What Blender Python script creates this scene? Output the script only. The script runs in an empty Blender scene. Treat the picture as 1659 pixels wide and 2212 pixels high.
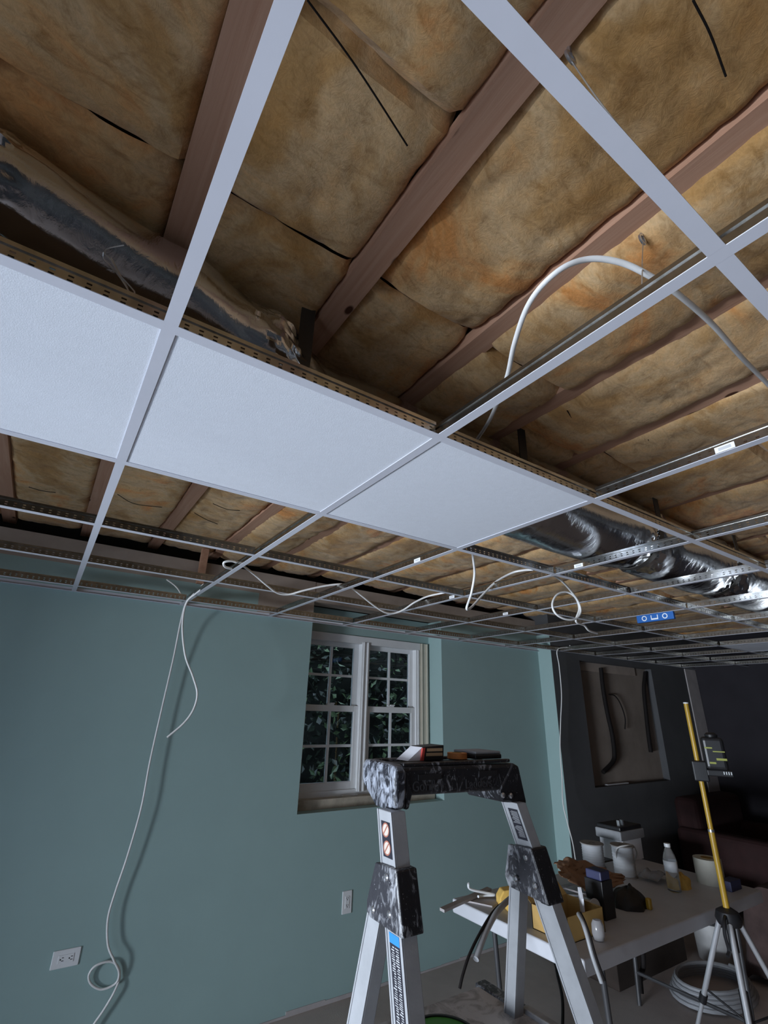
import bpy, bmesh, math, random
from mathutils import Vector, Matrix, noise

random.seed(7)
scn = bpy.context.scene
COL = scn.collection

# ------------------------------------------------------------------ camera
F_PX, IMG_W, IMG_H = 1038.14, 1659.0, 2212.0
CAM = Vector((0.0, -3.367, 1.668))
RIGHT = Vector((0.82711761, -0.56143738, 0.02577863))
DOWN = Vector((0.23395969, 0.30224356, -0.92407342))
FWD = Vector((0.51101793, 0.77034856, 0.38134468))
cam = bpy.data.cameras.new('camera')
cam.sensor_fit = 'VERTICAL'
cam.sensor_height = 36.0
cam.lens = F_PX / IMG_H * 36.0
cam.clip_start = 0.02
cam_o = bpy.data.objects.new('camera', cam)
COL.objects.link(cam_o)
m = Matrix.Identity(4)
for i in range(3):
    m[i][0], m[i][1], m[i][2], m[i][3] = RIGHT[i], -DOWN[i], -FWD[i], CAM[i]
cam_o.matrix_world = m
scn.camera = cam_o

# ------------------------------------------------------------------ world, daylight, exposure
scn.view_settings.view_transform = 'Standard'
scn.view_settings.look = 'None'
scn.view_settings.gamma = 1.0
scn.view_settings.use_curve_mapping = False
scn.view_settings.exposure = 0.0

w = bpy.data.worlds.new('world')
scn.world = w
w.use_nodes = True
w.node_tree.nodes['Background'].inputs[0].default_value = (0.62, 0.78, 1.0, 1)
w.node_tree.nodes['Background'].inputs[1].default_value = 2.6

DOOR_X, DOOR_Y0, DOOR_Y1, DOOR_H = -2.2, -4.4, -1.3, 1.74  # unseen doorway; low head and near side shaped to shade ceiling and wall


def daylight(name, loc, rot, sx, sy, power, color):
    l = bpy.data.lights.new(name, 'AREA')
    l.shape = 'RECTANGLE'
    l.size, l.size_y, l.energy, l.color = sx, sy, power, color
    o = bpy.data.objects.new(name, l)
    COL.objects.link(o)
    o.location = loc
    o.rotation_euler = rot
    return o


# daylight through an unseen left doorway, its head lowered for shade: area lamp for light off unseen bright ground outside
daylight('terrace_daylight', (DOOR_X - 3.8, -2.45, 0.47), (0, math.radians(-90), 0), 0.92, 2.7, 900.0, (0.82, 0.90, 1.0))

# ------------------------------------------------------------------ measuring helpers (real depths)


def ray(u, v):
    return RIGHT * ((u - 829.5) / F_PX) + DOWN * ((v - 1106.0) / F_PX) + FWD


def on_x(u, v, x):
    d = ray(u, v)
    return CAM + d * ((x - CAM.x) / d.x)


def on_y(u, v, y):
    d = ray(u, v)
    return CAM + d * ((y - CAM.y) / d.y)


def on_z(u, v, z):
    d = ray(u, v)
    return CAM + d * ((z - CAM.z) / d.z)


def m_per_px(P):
    return (Vector(P) - CAM).dot(FWD) / F_PX


# ------------------------------------------------------------------ materials
MATS = {}


def new_mat(name):
    mt = bpy.data.materials.new(name)
    mt.use_nodes = True
    nt = mt.node_tree
    b = nt.nodes['Principled BSDF']
    MATS[name] = mt
    return mt, nt, b


def setp(b, **k):
    names = {'color': 'Base Color', 'rough': 'Roughness', 'metal': 'Metallic', 'spec': 'Specular IOR Level',
             'trans': 'Transmission Weight', 'ior': 'IOR', 'alpha': 'Alpha', 'coat': 'Coat Weight', 'sheen': 'Sheen Weight'}
    for a, v in k.items():
        inp = b.inputs[names[a]]
        if a == 'color':
            v = (v[0], v[1], v[2], 1)
        inp.default_value = v


def tex_coord(nt, scale=(1, 1, 1), kind='Object'):
    tc = nt.nodes.new('ShaderNodeTexCoord')
    mp = nt.nodes.new('ShaderNodeMapping')
    mp.inputs['Scale'].default_value = scale
    nt.links.new(tc.outputs[kind], mp.inputs['Vector'])
    return mp.outputs['Vector']


def geo_coord(nt, scale=(1, 1, 1)):
    g = nt.nodes.new('ShaderNodeNewGeometry')
    mp = nt.nodes.new('ShaderNodeMapping')
    mp.inputs['Scale'].default_value = scale
    nt.links.new(g.outputs['Position'], mp.inputs['Vector'])
    return mp.outputs['Vector']


def noise_node(nt, vec, scale, detail=4, rough=0.6, dist=0.0):
    n = nt.nodes.new('ShaderNodeTexNoise')
    n.inputs['Scale'].default_value = scale
    n.inputs['Detail'].default_value = detail
    n.inputs['Roughness'].default_value = rough
    n.inputs['Distortion'].default_value = dist
    nt.links.new(vec, n.inputs['Vector'])
    return n.outputs[0]


def ramp(nt, fac, stops, mode='LINEAR'):
    r = nt.nodes.new('ShaderNodeValToRGB')
    r.color_ramp.interpolation = mode
    els = r.color_ramp.elements
    while len(els) < len(stops):
        els.new(0.5)
    for e, (p, c) in zip(els, stops):
        e.position = p
        e.color = (c[0], c[1], c[2], 1)
    nt.links.new(fac, r.inputs[0])
    return r.outputs[0]


def mix(nt, fac, a, b, kind='MIX'):
    n = nt.nodes.new('ShaderNodeMix')
    n.data_type = 'RGBA'
    n.blend_type = kind
    for s, v in ((n.inputs[0], fac), (n.inputs[6], a), (n.inputs[7], b)):
        if hasattr(v, 'links') or hasattr(v, 'is_linked'):
            nt.links.new(v, s)
        else:
            s.default_value = v if not isinstance(v, tuple) else (v[0], v[1], v[2], 1)
    return n.outputs[2]


def bump(nt, b, height, strength=0.3, dist=0.01):
    n = nt.nodes.new('ShaderNodeBump')
    n.inputs['Strength'].default_value = strength
    n.inputs['Distance'].default_value = dist
    nt.links.new(height, n.inputs['Height'])
    nt.links.new(n.outputs[0], b.inputs['Normal'])


def plain(name, color, rough=0.6, metal=0.0, var=0.08, scale=12.0, bmp=0.0, spec=0.5, **k):
    mt, nt, b = new_mat(name)
    setp(b, color=color, rough=rough, metal=metal, spec=spec, **k)
    vec = geo_coord(nt)
    n = noise_node(nt, vec, scale, 4, 0.6)
    lo = tuple(c * (1 - var) for c in color)
    hi = tuple(min(1, c * (1 + var)) for c in color)
    nt.links.new(ramp(nt, n, [(0.3, lo), (0.7, hi)]), b.inputs['Base Color'])
    if bmp:
        bump(nt, b, noise_node(nt, vec, scale * 8, 3, 0.6), bmp, 0.004)
    return mt


# painted walls (roller stipple), bare drywall, floor
plain('teal_paint', (0.305, 0.430, 0.425), 0.55, var=0.03, scale=3, bmp=0.08, spec=0.3)
plain('bare_drywall', (0.36, 0.30, 0.26), 0.85, var=0.10, scale=6, bmp=0.05, spec=0.2)
plain('shaded_wall', (0.030, 0.028, 0.033), 0.9, var=0.10, scale=3, bmp=0.05, spec=0.1)  # near-black tone puts the far end's shade into the wall colour
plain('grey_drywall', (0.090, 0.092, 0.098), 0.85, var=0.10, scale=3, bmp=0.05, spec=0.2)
plain('mud_strip', (0.42, 0.39, 0.39), 0.85, var=0.12, scale=7, bmp=0.05, spec=0.2)
plain('brown_board', (0.26, 0.22, 0.19), 0.8, var=0.18, scale=3, bmp=0.05, spec=0.2)
plain('white_paint', (0.62, 0.63, 0.66), 0.5, var=0.02, spec=0.3)
plain('tee_white', (0.60, 0.61, 0.68), 0.38, var=0.02, spec=0.4)
plain('tile_white', (0.74, 0.77, 0.84), 0.9, var=0.02, scale=60, bmp=0.15, spec=0.1)
plain('tile_core', (0.20, 0.16, 0.12), 0.95)
plain('vinyl_white', (0.72, 0.73, 0.74), 0.4, var=0.03, spec=0.4)
plain('casing_beige', (0.60, 0.56, 0.47), 0.55, var=0.06, scale=9)
plain('stool_wood', (0.42, 0.37, 0.30), 0.7, var=0.2, scale=14)
plain('dark_gap', (0.03, 0.025, 0.02), 0.9)
plain('subfloor', (0.14, 0.09, 0.05), 0.9, var=0.3, scale=5)
plain('aluminium', (0.34, 0.35, 0.37), 0.5, 0.1, var=0.10, scale=16, bmp=0.06)
plain('aluminium_dull', (0.40, 0.40, 0.42), 0.5, 0.3, var=0.25, scale=18, bmp=0.06)
plain('tripod_tube', (0.66, 0.68, 0.72), 0.3, 0.6, var=0.05)
plain('steel', (0.6, 0.6, 0.62), 0.28, 0.9, var=0.06)
plain('wire_grey', (0.55, 0.55, 0.55), 0.35, 0.7)
plain('cable_white', (0.74, 0.74, 0.74), 0.42, var=0.05, scale=30)
plain('black_plastic', (0.012, 0.012, 0.014), 0.4, var=0.3)
plain('black_rubber', (0.018, 0.016, 0.016), 0.55, var=0.3)
plain('strap_dark', (0.05, 0.045, 0.04), 0.5, 0.2)
plain('plate_white', (0.72, 0.74, 0.76), 0.35, var=0.02)
plain('slot_dark', (0.01, 0.01, 0.012), 0.6)
plain('blue_level', (0.015, 0.11, 0.38), 0.4, var=0.05)
plain('level_white', (0.75, 0.78, 0.8), 0.4)
plain('green_plastic', (0.05, 0.30, 0.02), 0.45, var=0.1)
plain('table_plastic', (0.49, 0.50, 0.54), 0.5, var=0.05, scale=8, bmp=0.1)
plain('table_leg', (0.07, 0.07, 0.075), 0.45, 0.4)
plain('spool_white', (0.52, 0.54, 0.57), 0.6, var=0.04)
plain('spool_rim', (0.30, 0.28, 0.27), 0.7)
plain('bottle_label', (0.65, 0.68, 0.72), 0.5)
plain('roll_cream', (0.50, 0.49, 0.43), 0.7)
plain('kraft_paper', (0.30, 0.17, 0.10), 0.75, var=0.18, scale=9, bmp=0.2)
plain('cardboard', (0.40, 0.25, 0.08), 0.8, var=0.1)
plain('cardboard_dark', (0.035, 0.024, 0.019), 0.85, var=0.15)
plain('sponge_yellow', (0.66, 0.42, 0.10), 0.9, var=0.1, scale=40, bmp=0.2)
plain('case_grey', (0.28, 0.29, 0.31), 0.55)
plain('navy', (0.03, 0.035, 0.09), 0.5)
plain('pole_yellow', (0.44, 0.27, 0.03), 0.35, var=0.05)
plain('laser_olive', (0.32, 0.34, 0.07), 0.5)
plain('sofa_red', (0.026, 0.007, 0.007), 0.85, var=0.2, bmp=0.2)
plain('blanket_brown', (0.07, 0.045, 0.042), 0.95, var=0.3, scale=8, bmp=0.3)
plain('bucket_white', (0.45, 0.45, 0.45), 0.5)
plain('hose_black', (0.010, 0.008, 0.008), 0.75, spec=0.2)
plain('tape_orange', (0.60, 0.22, 0.06), 0.6)
plain('box_red', (0.45, 0.05, 0.04), 0.5)
plain('box_white', (0.72, 0.73, 0.78), 0.5)
plain('box_tan', (0.42, 0.28, 0.16), 0.7)
plain('label_black', (0.02, 0.02, 0.03), 0.45)
plain('label_grey', (0.45, 0.46, 0.48), 0.5)
plain('label_blue', (0.03, 0.22, 0.65), 0.45)
plain('label_cream', (0.55, 0.48, 0.42), 0.5)
plain('label_orange', (0.34, 0.13, 0.09), 0.5)
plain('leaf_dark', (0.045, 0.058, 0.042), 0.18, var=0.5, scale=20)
plain('leaf_sunlit', (0.20, 0.28, 0.14), 0.18, var=0.4, scale=20)  # lighter leaf copy, sunlight on the leaves put into the colour
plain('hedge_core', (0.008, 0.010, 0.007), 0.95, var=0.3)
plain('soil', (0.05, 0.04, 0.03), 0.95, var=0.4)
plain('letter_grey', (0.04, 0.04, 0.045), 0.5)


def floor_mat():
    mt, nt, b = new_mat('floor_carpet')
    vec = geo_coord(nt)
    n = noise_node(nt, vec, 2.2, 5, 0.65)
    c = ramp(nt, n, [(0.3, (0.44, 0.385, 0.365)), (0.7, (0.58, 0.515, 0.49))])
    nt.links.new(c, b.inputs['Base Color'])
    setp(b, rough=0.9, spec=0.2)
    bump(nt, b, noise_node(nt, vec, 160, 2, 0.6), 0.25, 0.004)


floor_mat()


def insulation_mat():
    mt, nt, b = new_mat('fibreglass')
    vec = geo_coord(nt)
    big = noise_node(nt, vec, 2.6, 5, 0.62, 0.7)
    mid = noise_node(nt, geo_coord(nt, (1, 1.9, 1)), 8.0, 6, 0.66, 1.6)
    fib = noise_node(nt, geo_coord(nt, (1.0, 1.5, 1)), 30.0, 6, 0.7, 2.5)
    c = ramp(nt, big, [(0.30, (0.40, 0.215, 0.070)), (0.42, (0.52, 0.31, 0.130)), (0.51, (0.64, 0.445, 0.250)),
                       (0.58, (0.66, 0.41, 0.195)), (0.66, (0.66, 0.30, 0.100)), (0.78, (0.50, 0.24, 0.08))])
    d = ramp(nt, mid, [(0.28, (0.66, 0.58, 0.47)), (0.48, (1, 1, 1)), (0.72, (1.12, 1.05, 0.97))])
    c = mix(nt, 1.0, c, d, 'MULTIPLY')
    e = ramp(nt, fib, [(0.32, (0.80, 0.77, 0.72)), (0.6, (1.06, 1.05, 1.03))])
    c = mix(nt, 0.85, c, e, 'MULTIPLY')
    nt.links.new(c, b.inputs['Base Color'])
    setp(b, rough=1.0, spec=0.05, sheen=0.15)
    bump(nt, b, noise_node(nt, vec, 40, 6, 0.7, 1.5), 0.28, 0.012)


insulation_mat()


def wood_mat(name, c0, c1):
    mt, nt, b = new_mat(name)
    g = noise_node(nt, geo_coord(nt, (16, 0.9, 16)), 3.0, 5, 0.6, 0.8)
    c = ramp(nt, g, [(0.25, c0), (0.75, c1)])
    k = nt.nodes.new('ShaderNodeTexVoronoi')
    k.inputs['Scale'].default_value = 6.0
    nt.links.new(geo_coord(nt, (1.6, 0.9, 1.6)), k.inputs['Vector'])
    kn = ramp(nt, k.outputs['Distance'], [(0.09, (0.14, 0.09, 0.07)), (0.13, (1, 1, 1))])
    c = mix(nt, 1.0, c, kn, 'MULTIPLY')
    nt.links.new(c, b.inputs['Base Color'])
    setp(b, rough=0.8, spec=0.2)
    bump(nt, b, g, 0.2, 0.004)


wood_mat('joist_wood', (0.44, 0.235, 0.150), (0.56, 0.34, 0.235))


def galv_mat():
    mt, nt, b = new_mat('galvanised')
    n = noise_node(nt, geo_coord(nt), 30, 4, 0.6)
    nt.links.new(ramp(nt, n, [(0.3, (0.40, 0.39, 0.36)), (0.7, (0.58, 0.575, 0.56))]), b.inputs['Base Color'])
    setp(b, metal=1.0, rough=0.22)


galv_mat()


def foil_mat():
    mt, nt, b = new_mat('foil')
    vec = geo_coord(nt)
    setp(b, color=(0.62, 0.64, 0.68), metal=1.0, rough=0.16)
    h = noise_node(nt, geo_coord(nt, (2.2, 1, 1)), 14, 5, 0.62, 1.2)
    bump(nt, b, h, 0.16, 0.010)


foil_mat()


def splatter_mat(name, base, flecks, thr, scale, rough):
    """black moulded plastic with dried paint smears and drops"""
    mt, nt, b = new_mat(name)
    vec = geo_coord(nt, (1, 1, 0.55))
    s = noise_node(nt, vec, scale, 6, 0.62, 2.2)
    t = noise_node(nt, geo_coord(nt), scale * 0.35, 3, 0.5)
    f = nt.nodes.new('ShaderNodeMath')
    f.operation = 'MULTIPLY_ADD'
    nt.links.new(t, f.inputs[0])
    f.inputs[1].default_value = 0.6
    nt.links.new(s, f.inputs[2])
    mask = ramp(nt, f.outputs[0], [(thr, (0, 0, 0)), (thr + 0.16, (1, 1, 1))])
    v = nt.nodes.new('ShaderNodeTexVoronoi')
    v.inputs['Scale'].default_value = scale * 3.2
    nt.links.new(geo_coord(nt, (1, 1, 0.7)), v.inputs['Vector'])
    dots = ramp(nt, v.outputs['Distance'], [(0.07, (1, 1, 1)), (0.12, (0, 0, 0))])
    mk = mix(nt, 1.0, mask, dots, 'LIGHTEN')
    pc = ramp(nt, noise_node(nt, geo_coord(nt), scale * 0.8, 2), [(0.35, tuple(x * 0.55 for x in flecks)), (0.65, flecks)])
    nt.links.new(mix(nt, mk, base, pc), b.inputs['Base Color'])
    setp(b, rough=rough, spec=0.5)
    bump(nt, b, s, 0.35, 0.004)


splatter_mat('splat_light', (0.014, 0.014, 0.017), (0.30, 0.31, 0.34), 0.86, 38, 0.36)
splatter_mat('splat_heavy', (0.022, 0.023, 0.03), (0.40, 0.43, 0.50), 0.74, 34, 0.36)
splatter_mat('splat_mid', (0.035, 0.035, 0.042), (0.36, 0.37, 0.40), 0.80, 34, 0.36)


def smeared(name, base, smear, scale, thr):
    mt, nt, b = new_mat(name)
    s = noise_node(nt, geo_coord(nt, (1, 1, 0.4)), scale, 6, 0.65, 1.4)
    nt.links.new(ramp(nt, s, [(thr, base), (thr + 0.16, smear)]), b.inputs['Base Color'])
    setp(b, rough=0.6, spec=0.3)
    bump(nt, b, s, 0.2, 0.004)


smeared('platform_paint', (0.34, 0.34, 0.35), (0.62, 0.62, 0.64), 12, 0.40)


def glass_mat():
    mt, nt, b = new_mat('window_glass')
    nt.nodes.remove(b)
    out = nt.nodes['Material Output']
    tr = nt.nodes.new('ShaderNodeBsdfTransparent')
    tr.inputs[0].default_value = (0.86, 0.90, 0.90, 1)
    gl = nt.nodes.new('ShaderNodeBsdfGlossy')
    gl.inputs['Roughness'].default_value = 0.02
    fr = nt.nodes.new('ShaderNodeFresnel')
    fr.inputs[0].default_value = 1.45
    ms = nt.nodes.new('ShaderNodeMixShader')
    nt.links.new(fr.outputs[0], ms.inputs[0])
    nt.links.new(tr.outputs[0], ms.inputs[1])
    nt.links.new(gl.outputs[0], ms.inputs[2])
    nt.links.new(ms.outputs[0], out.inputs[0])


glass_mat()
mt, nt, b = new_mat('clear_plastic')
setp(b, color=(0.9, 0.93, 0.95), rough=0.05, trans=0.9, ior=1.35)
mt, nt, b = new_mat('plastic_film')
setp(b, color=(0.5, 0.5, 0.52), rough=0.15, trans=0.6, ior=1.3)

# ------------------------------------------------------------------ mesh helpers


class MB:
    def __init__(self):
        self.v, self.f = [], []

    def add(self, vs, fs):
        o = len(self.v)
        self.v += [tuple(p) for p in vs]
        self.f += [tuple(i + o for i in q) for q in fs]
        return self

    def box(self, lo, hi):
        x0, y0, z0 = lo
        x1, y1, z1 = hi
        return self.add([(x0, y0, z0), (x1, y0, z0), (x1, y1, z0), (x0, y1, z0), (x0, y0, z1), (x1, y0, z1), (x1, y1, z1), (x0, y1, z1)],
                        [(0, 3, 2, 1), (4, 5, 6, 7), (0, 1, 5, 4), (1, 2, 6, 5), (2, 3, 7, 6), (3, 0, 4, 7)])

    def beam(self, p0, p1, a, c, a1=None, c1=None):
        """hexahedron: rectangle p, p+a, p+a+c, p+c swept from p0 to p1"""
        p0, p1, a, c = Vector(p0), Vector(p1), Vector(a), Vector(c)
        a1 = Vector(a1) if a1 else a
        c1 = Vector(c1) if c1 else c
        vs = [p0, p0 + a, p0 + a + c, p0 + c, p1, p1 + a1, p1 + a1 + c1, p1 + c1]
        fs = [(0, 3, 2, 1), (4, 5, 6, 7), (0, 1, 5, 4), (1, 2, 6, 5), (2, 3, 7, 6), (3, 0, 4, 7)]
        if a.cross(c).dot(p1 - p0) < 0:
            fs = [tuple(reversed(q)) for q in fs]
        return self.add(vs, fs)

    def prism(self, poly, ext):
        """polygon (list of points) extruded by vector ext"""
        ext = Vector(ext)
        n = len(poly)
        A = [Vector(p) for p in poly]
        vs = A + [p + ext for p in A]
        nrm = Vector((0, 0, 0))
        for i in range(n):
            nrm += A[i].cross(A[(i + 1) % n])
        fs = [tuple(range(n)), tuple(range(2 * n - 1, n - 1, -1))] + [(i, i + n, (i + 1) % n + n, (i + 1) % n) for i in range(n)]
        if nrm.dot(ext) > 0:
            fs = [tuple(reversed(q)) for q in fs]
        return self.add(vs, fs)

    def tube(self, pts, r, n=10, r2=None, cap=True):
        """round (or oval: r across, r2 along up) tube along a polyline"""
        pts = [Vector(p) for p in pts]
        rr = r if isinstance(r, (list, tuple)) else [r] * len(pts)
        t0 = (pts[1] - pts[0]).normalized()
        up = Vector((0, 0, 1)) if abs(t0.z) < 0.9 else Vector((1, 0, 0))
        s = t0.cross(up).normalized()
        vs, fs = [], []
        for i, p in enumerate(pts):
            t = (pts[min(i + 1, len(pts) - 1)] - pts[max(i - 1, 0)]).normalized()
            s = (s - t * s.dot(t)).normalized()
            q = t.cross(s)
            for k in range(n):
                a = 2 * math.pi * k / n
                vs.append(p + s * (rr[i] * math.cos(a)) + q * ((r2 or rr[i]) * math.sin(a)))
        for i in range(len(pts) - 1):
            for k in range(n):
                fs.append((i * n + k, i * n + (k + 1) % n, (i + 1) * n + (k + 1) % n, (i + 1) * n + k))
        if cap:
            fs.append(tuple(reversed(range(n))))
            fs.append(tuple(range((len(pts) - 1) * n, len(pts) * n)))
        return self.add(vs, fs)

    def lathe(self, prof, c=(0, 0, 0), n=24, axis='z', cap=True):
        vs, fs = [], []
        c = Vector(c)
        for r, h in prof:
            for k in range(n):
                a = 2 * math.pi * k / n
                x, y = r * math.cos(a), r * math.sin(a)
                vs.append(c + (Vector((x, y, h)) if axis == 'z' else Vector((h, x, y)) if axis == 'x' else Vector((y, h, x))))
        for i in range(len(prof) - 1):
            for k in range(n):
                fs.append((i * n + k, i * n + (k + 1) % n, (i + 1) * n + (k + 1) % n, (i + 1) * n + k))
        if cap:
            if prof[0][0] > 1e-6:
                fs.append(tuple(reversed(range(n))))
            if prof[-1][0] > 1e-6:
                fs.append(tuple(range((len(prof) - 1) * n, len(prof) * n)))
        return self.add(vs, fs)

    def grid(self, fn, nu, nv):
        vs = [fn(i / nu, j / nv) for i in range(nu + 1) for j in range(nv + 1)]
        fs = [(i * (nv + 1) + j, (i + 1) * (nv + 1) + j, (i + 1) * (nv + 1) + j + 1, i * (nv + 1) + j + 1) for i in range(nu) for j in range(nv)]
        return self.add(vs, fs)

    def build(self, name, mat, parent=None, smooth=False, bevel=0.0, seg=2, solid=0.0, sub=0):
        me = bpy.data.meshes.new(name)
        me.from_pydata(self.v, [], self.f)
        me.materials.append(MATS[mat])
        me.update()
        return link(name, me, parent, smooth, bevel, seg, solid, sub)


def link(name, me, parent=None, smooth=False, bevel=0.0, seg=2, solid=0.0, sub=0):
    if smooth:
        me.polygons.foreach_set('use_smooth', [True] * len(me.polygons))
        try:
            me.set_sharp_from_angle(angle=math.radians(40))
        except Exception:
            pass
    o = bpy.data.objects.new(name, me)
    COL.objects.link(o)
    if parent:
        o.parent = parent
        o.matrix_parent_inverse = parent_inv(parent)
    if solid:
        s = o.modifiers.new('thick', 'SOLIDIFY')
        s.thickness = solid
        s.offset = 0
    if bevel:
        bv = o.modifiers.new('bevel', 'BEVEL')
        bv.width = bevel
        bv.segments = seg
        bv.limit_method = 'ANGLE'
    if sub:
        sb = o.modifiers.new('sub', 'SUBSURF')
        sb.levels = sb.render_levels = sub
    return o


def parent_inv(p):
    return Matrix.Translation(-Vector(p.location)) if p.parent is None else Matrix.Identity(4)


def tag(o, label=None, cat=None, group=None, kind=None):
    if label:
        o['label'] = label
    if cat:
        o['category'] = cat
    if group:
        o['group'] = group
    if kind:
        o['kind'] = kind
    return o


def empty(name, loc, label=None, cat=None, group=None, kind=None):
    o = bpy.data.objects.new(name, None)
    COL.objects.link(o)
    o.location = loc
    o.empty_display_size = 0.05
    return tag(o, label, cat, group, kind)


def spline(pts, k=8):
    """Catmull-Rom through the points"""
    P = [Vector(p) for p in pts]
    P = [P[0] * 2 - P[1]] + P + [P[-1] * 2 - P[-2]]
    out = []
    for i in range(1, len(P) - 2):
        for j in range(k):
            t = j / k
            a, b_, c, d = P[i - 1], P[i], P[i + 1], P[i + 2]
            out.append(0.5 * ((2 * b_) + (c - a) * t + (2 * a - 5 * b_ + 4 * c - d) * t * t + (3 * b_ - a - 3 * c + d) * t ** 3))
    out.append(P[-2])
    return out


# ------------------------------------------------------------------ room constants (metres, floor at z = 0)
GZ = 2.272                       # underside of the ceiling grid
S = 0.6096                       # grid module
AX0 = 0.044                      # x of grid line A0


def ax(i):
    return AX0 + S * i


def by(j):
    return -(0.7824 + S * (j - 1))


JZ = 2.668                       # underside of the joists
JS = 0.4064
JX0 = 0.03
XR = 7.10                        # right wall
YB = -6.2                        # back wall
Y2 = -0.16                       # front wall right of the jog
XJ = 4.19                        # jog

# ------------------------------------------------------------------ shell
tag(MB().box((DOOR_X - 0.2, YB - 0.2, -0.1), (XR + 0.2, 0.4, 0)).build('floor', 'floor_carpet'), kind='structure')

WX0, WX1, WZ0 = 1.612, 2.885, 1.018      # window recess
wf = MB()
wf.box((DOOR_X, 0, 0), (WX0, 0.2, WZ0)).box((DOOR_X, 0, WZ0), (WX0, 0.2, 2.285))
wf.box((WX0, 0, 0), (WX1, 0.2, WZ0))
wf.box((WX1, 0, 0), (XJ, 0.2, 2.43))
wf.box((DOOR_X, 0, 2.285), (1.17, 0.2, 2.43))
wf.box((WX0, 0.181, 2.235), (WX1, 0.36, 2.43))           # recess back wall above the window head
wf.box((WX0 - 0.3, 0.2, WZ0 - 0.2), (WX0, 0.36, 2.43)).box((WX1, 0.2, WZ0 - 0.2), (WX1 + 0.3, 0.36, 2.43))
wf.box((WX0, 0.2, WZ0 - 0.2), (WX1, 0.36, WZ0))
wall_front = tag(wf.build('wall_front', 'teal_paint'), kind='structure')
bd = MB()
bd.box((DOOR_X, 0.0, 2.43), (1.17, 0.14, 2.583)).box((1.17, 0.0, 2.285), (WX0, 0.14, 2.583)).box((WX0, 0.005, 2.43), (XJ, 0.14, 2.583))
bd.build('bare_drywall', 'bare_drywall', wall_front)
MB().box((DOOR_X, 0.20, 2.43), (XR, 0.26, 3.0)).build('rim_board', 'dark_gap', wall_front)
# thin caulk and drywall dust line at the floor
mud = MB()
xx = DOOR_X
while xx < XJ - 0.2:
    L = random.uniform(0.15, 0.5)
    mud.box((xx, -0.004, 0.0), (min(xx + L, XJ), 0.0, random.uniform(0.008, 0.03)))
    xx += L
mud.build('mud_line', 'mud_strip', wall_front)

RX0, RX1, RZ0, RZ1 = 4.64, 6.02, 1.035, 2.205
w2 = MB()
w2.box((XJ, Y2, 0), (RX0, 0.2, 2.96)).box((RX1, Y2, 0), (XR, 0.2, 2.96)).box((RX0, Y2, 0), (RX1, 0.2, RZ0)).box((RX0, Y2, RZ1), (RX1, 0.2, 2.96))
wall_fr = tag(w2.build('wall_front_right', 'grey_drywall'), kind='structure')
MB().box((XJ - 0.003, Y2, 0), (XJ, 0.0, 2.43)).build('jog_face', 'teal_paint', wall_fr)
tag(MB().box((RX0, -0.085, RZ0), (RX1, -0.065, RZ1)).build('backing_board', 'brown_board', wall_fr))
MB().box((RX0 + 0.002, -0.10, RZ1 - 0.09), (RX1 - 0.25, -0.085, RZ1)).build('header_board', 'bare_drywall', wall_fr)
MB().box((RX0 + 0.25, Y2 + 0.03, RZ0), (RX0 + 0.62, Y2 + 0.06, RZ0 + 0.012)).build('trim_stick', 'white_paint', wall_fr)

tag(MB().box((XR, YB, 0), (XR + 0.15, 0.2, 2.96)).build('wall_right', 'shaded_wall'), kind='structure')
tag(MB().box((6.82, Y2 - 0.012, 0.0), (7.09, Y2, 2.26)).build('trim_1', 'mud_strip'), kind='structure')
wl = MB()
wl.box((DOOR_X - 0.15, YB, 0), (DOOR_X, DOOR_Y0, 2.96)).box((DOOR_X - 0.15, DOOR_Y1, 0), (DOOR_X, 0.2, 2.96)).box((DOOR_X - 0.15, DOOR_Y0, DOOR_H), (DOOR_X, DOOR_Y1, 2.96))
tag(wl.build('wall_left', 'grey_drywall'), kind='structure')
tag(MB().box((DOOR_X - 0.15, YB - 0.15, 0), (XR + 0.15, YB, 2.96)).build('wall_back', 'grey_drywall'), kind='structure')

# frame of the unseen left doorway, kept low to shade the ceiling
d1 = empty('shade_door_1', (DOOR_X, (DOOR_Y0 + DOOR_Y1) / 2, 0), kind='structure')
fr = MB()
for y in (DOOR_Y0, (DOOR_Y0 + DOOR_Y1) / 2 - 0.03, DOOR_Y1 - 0.06):
    fr.box((DOOR_X - 0.12, y, 0), (DOOR_X - 0.04, y + 0.06, DOOR_H))
fr.box((DOOR_X - 0.12, DOOR_Y0, DOOR_H - 0.06), (DOOR_X - 0.04, DOOR_Y1, DOOR_H)).box((DOOR_X - 0.12, DOOR_Y0, 0), (DOOR_X - 0.04, DOOR_Y1, 0.05))
fr.build('shade_door_frame', 'vinyl_white', d1)

# ------------------------------------------------------------------ ceiling: subfloor, I-joists, insulation batts
ceil = tag(MB().box((DOOR_X - 0.15, YB - 0.15, 2.93), (XR + 0.15, 0.36, 2.97)).build('ceiling', 'subfloor'), kind='structure')
jm = MB()
FWID = 0.066
jm.box((-FWID / 2, YB, JZ), (FWID / 2, 0.2, JZ + 0.038)).box((-0.006, YB, JZ + 0.038), (0.006, 0.2, 2.93))
jme = bpy.data.meshes.new('joist')
jme.from_pydata(jm.v, [], jm.f)
jme.materials.append(MATS['joist_wood'])
nj0, nj1 = -5, 17
for k in range(nj0, nj1 + 1):
    o = link('joist', jme, ceil)
    o.location = (JX0 + JS * k, 0, 0)


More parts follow.
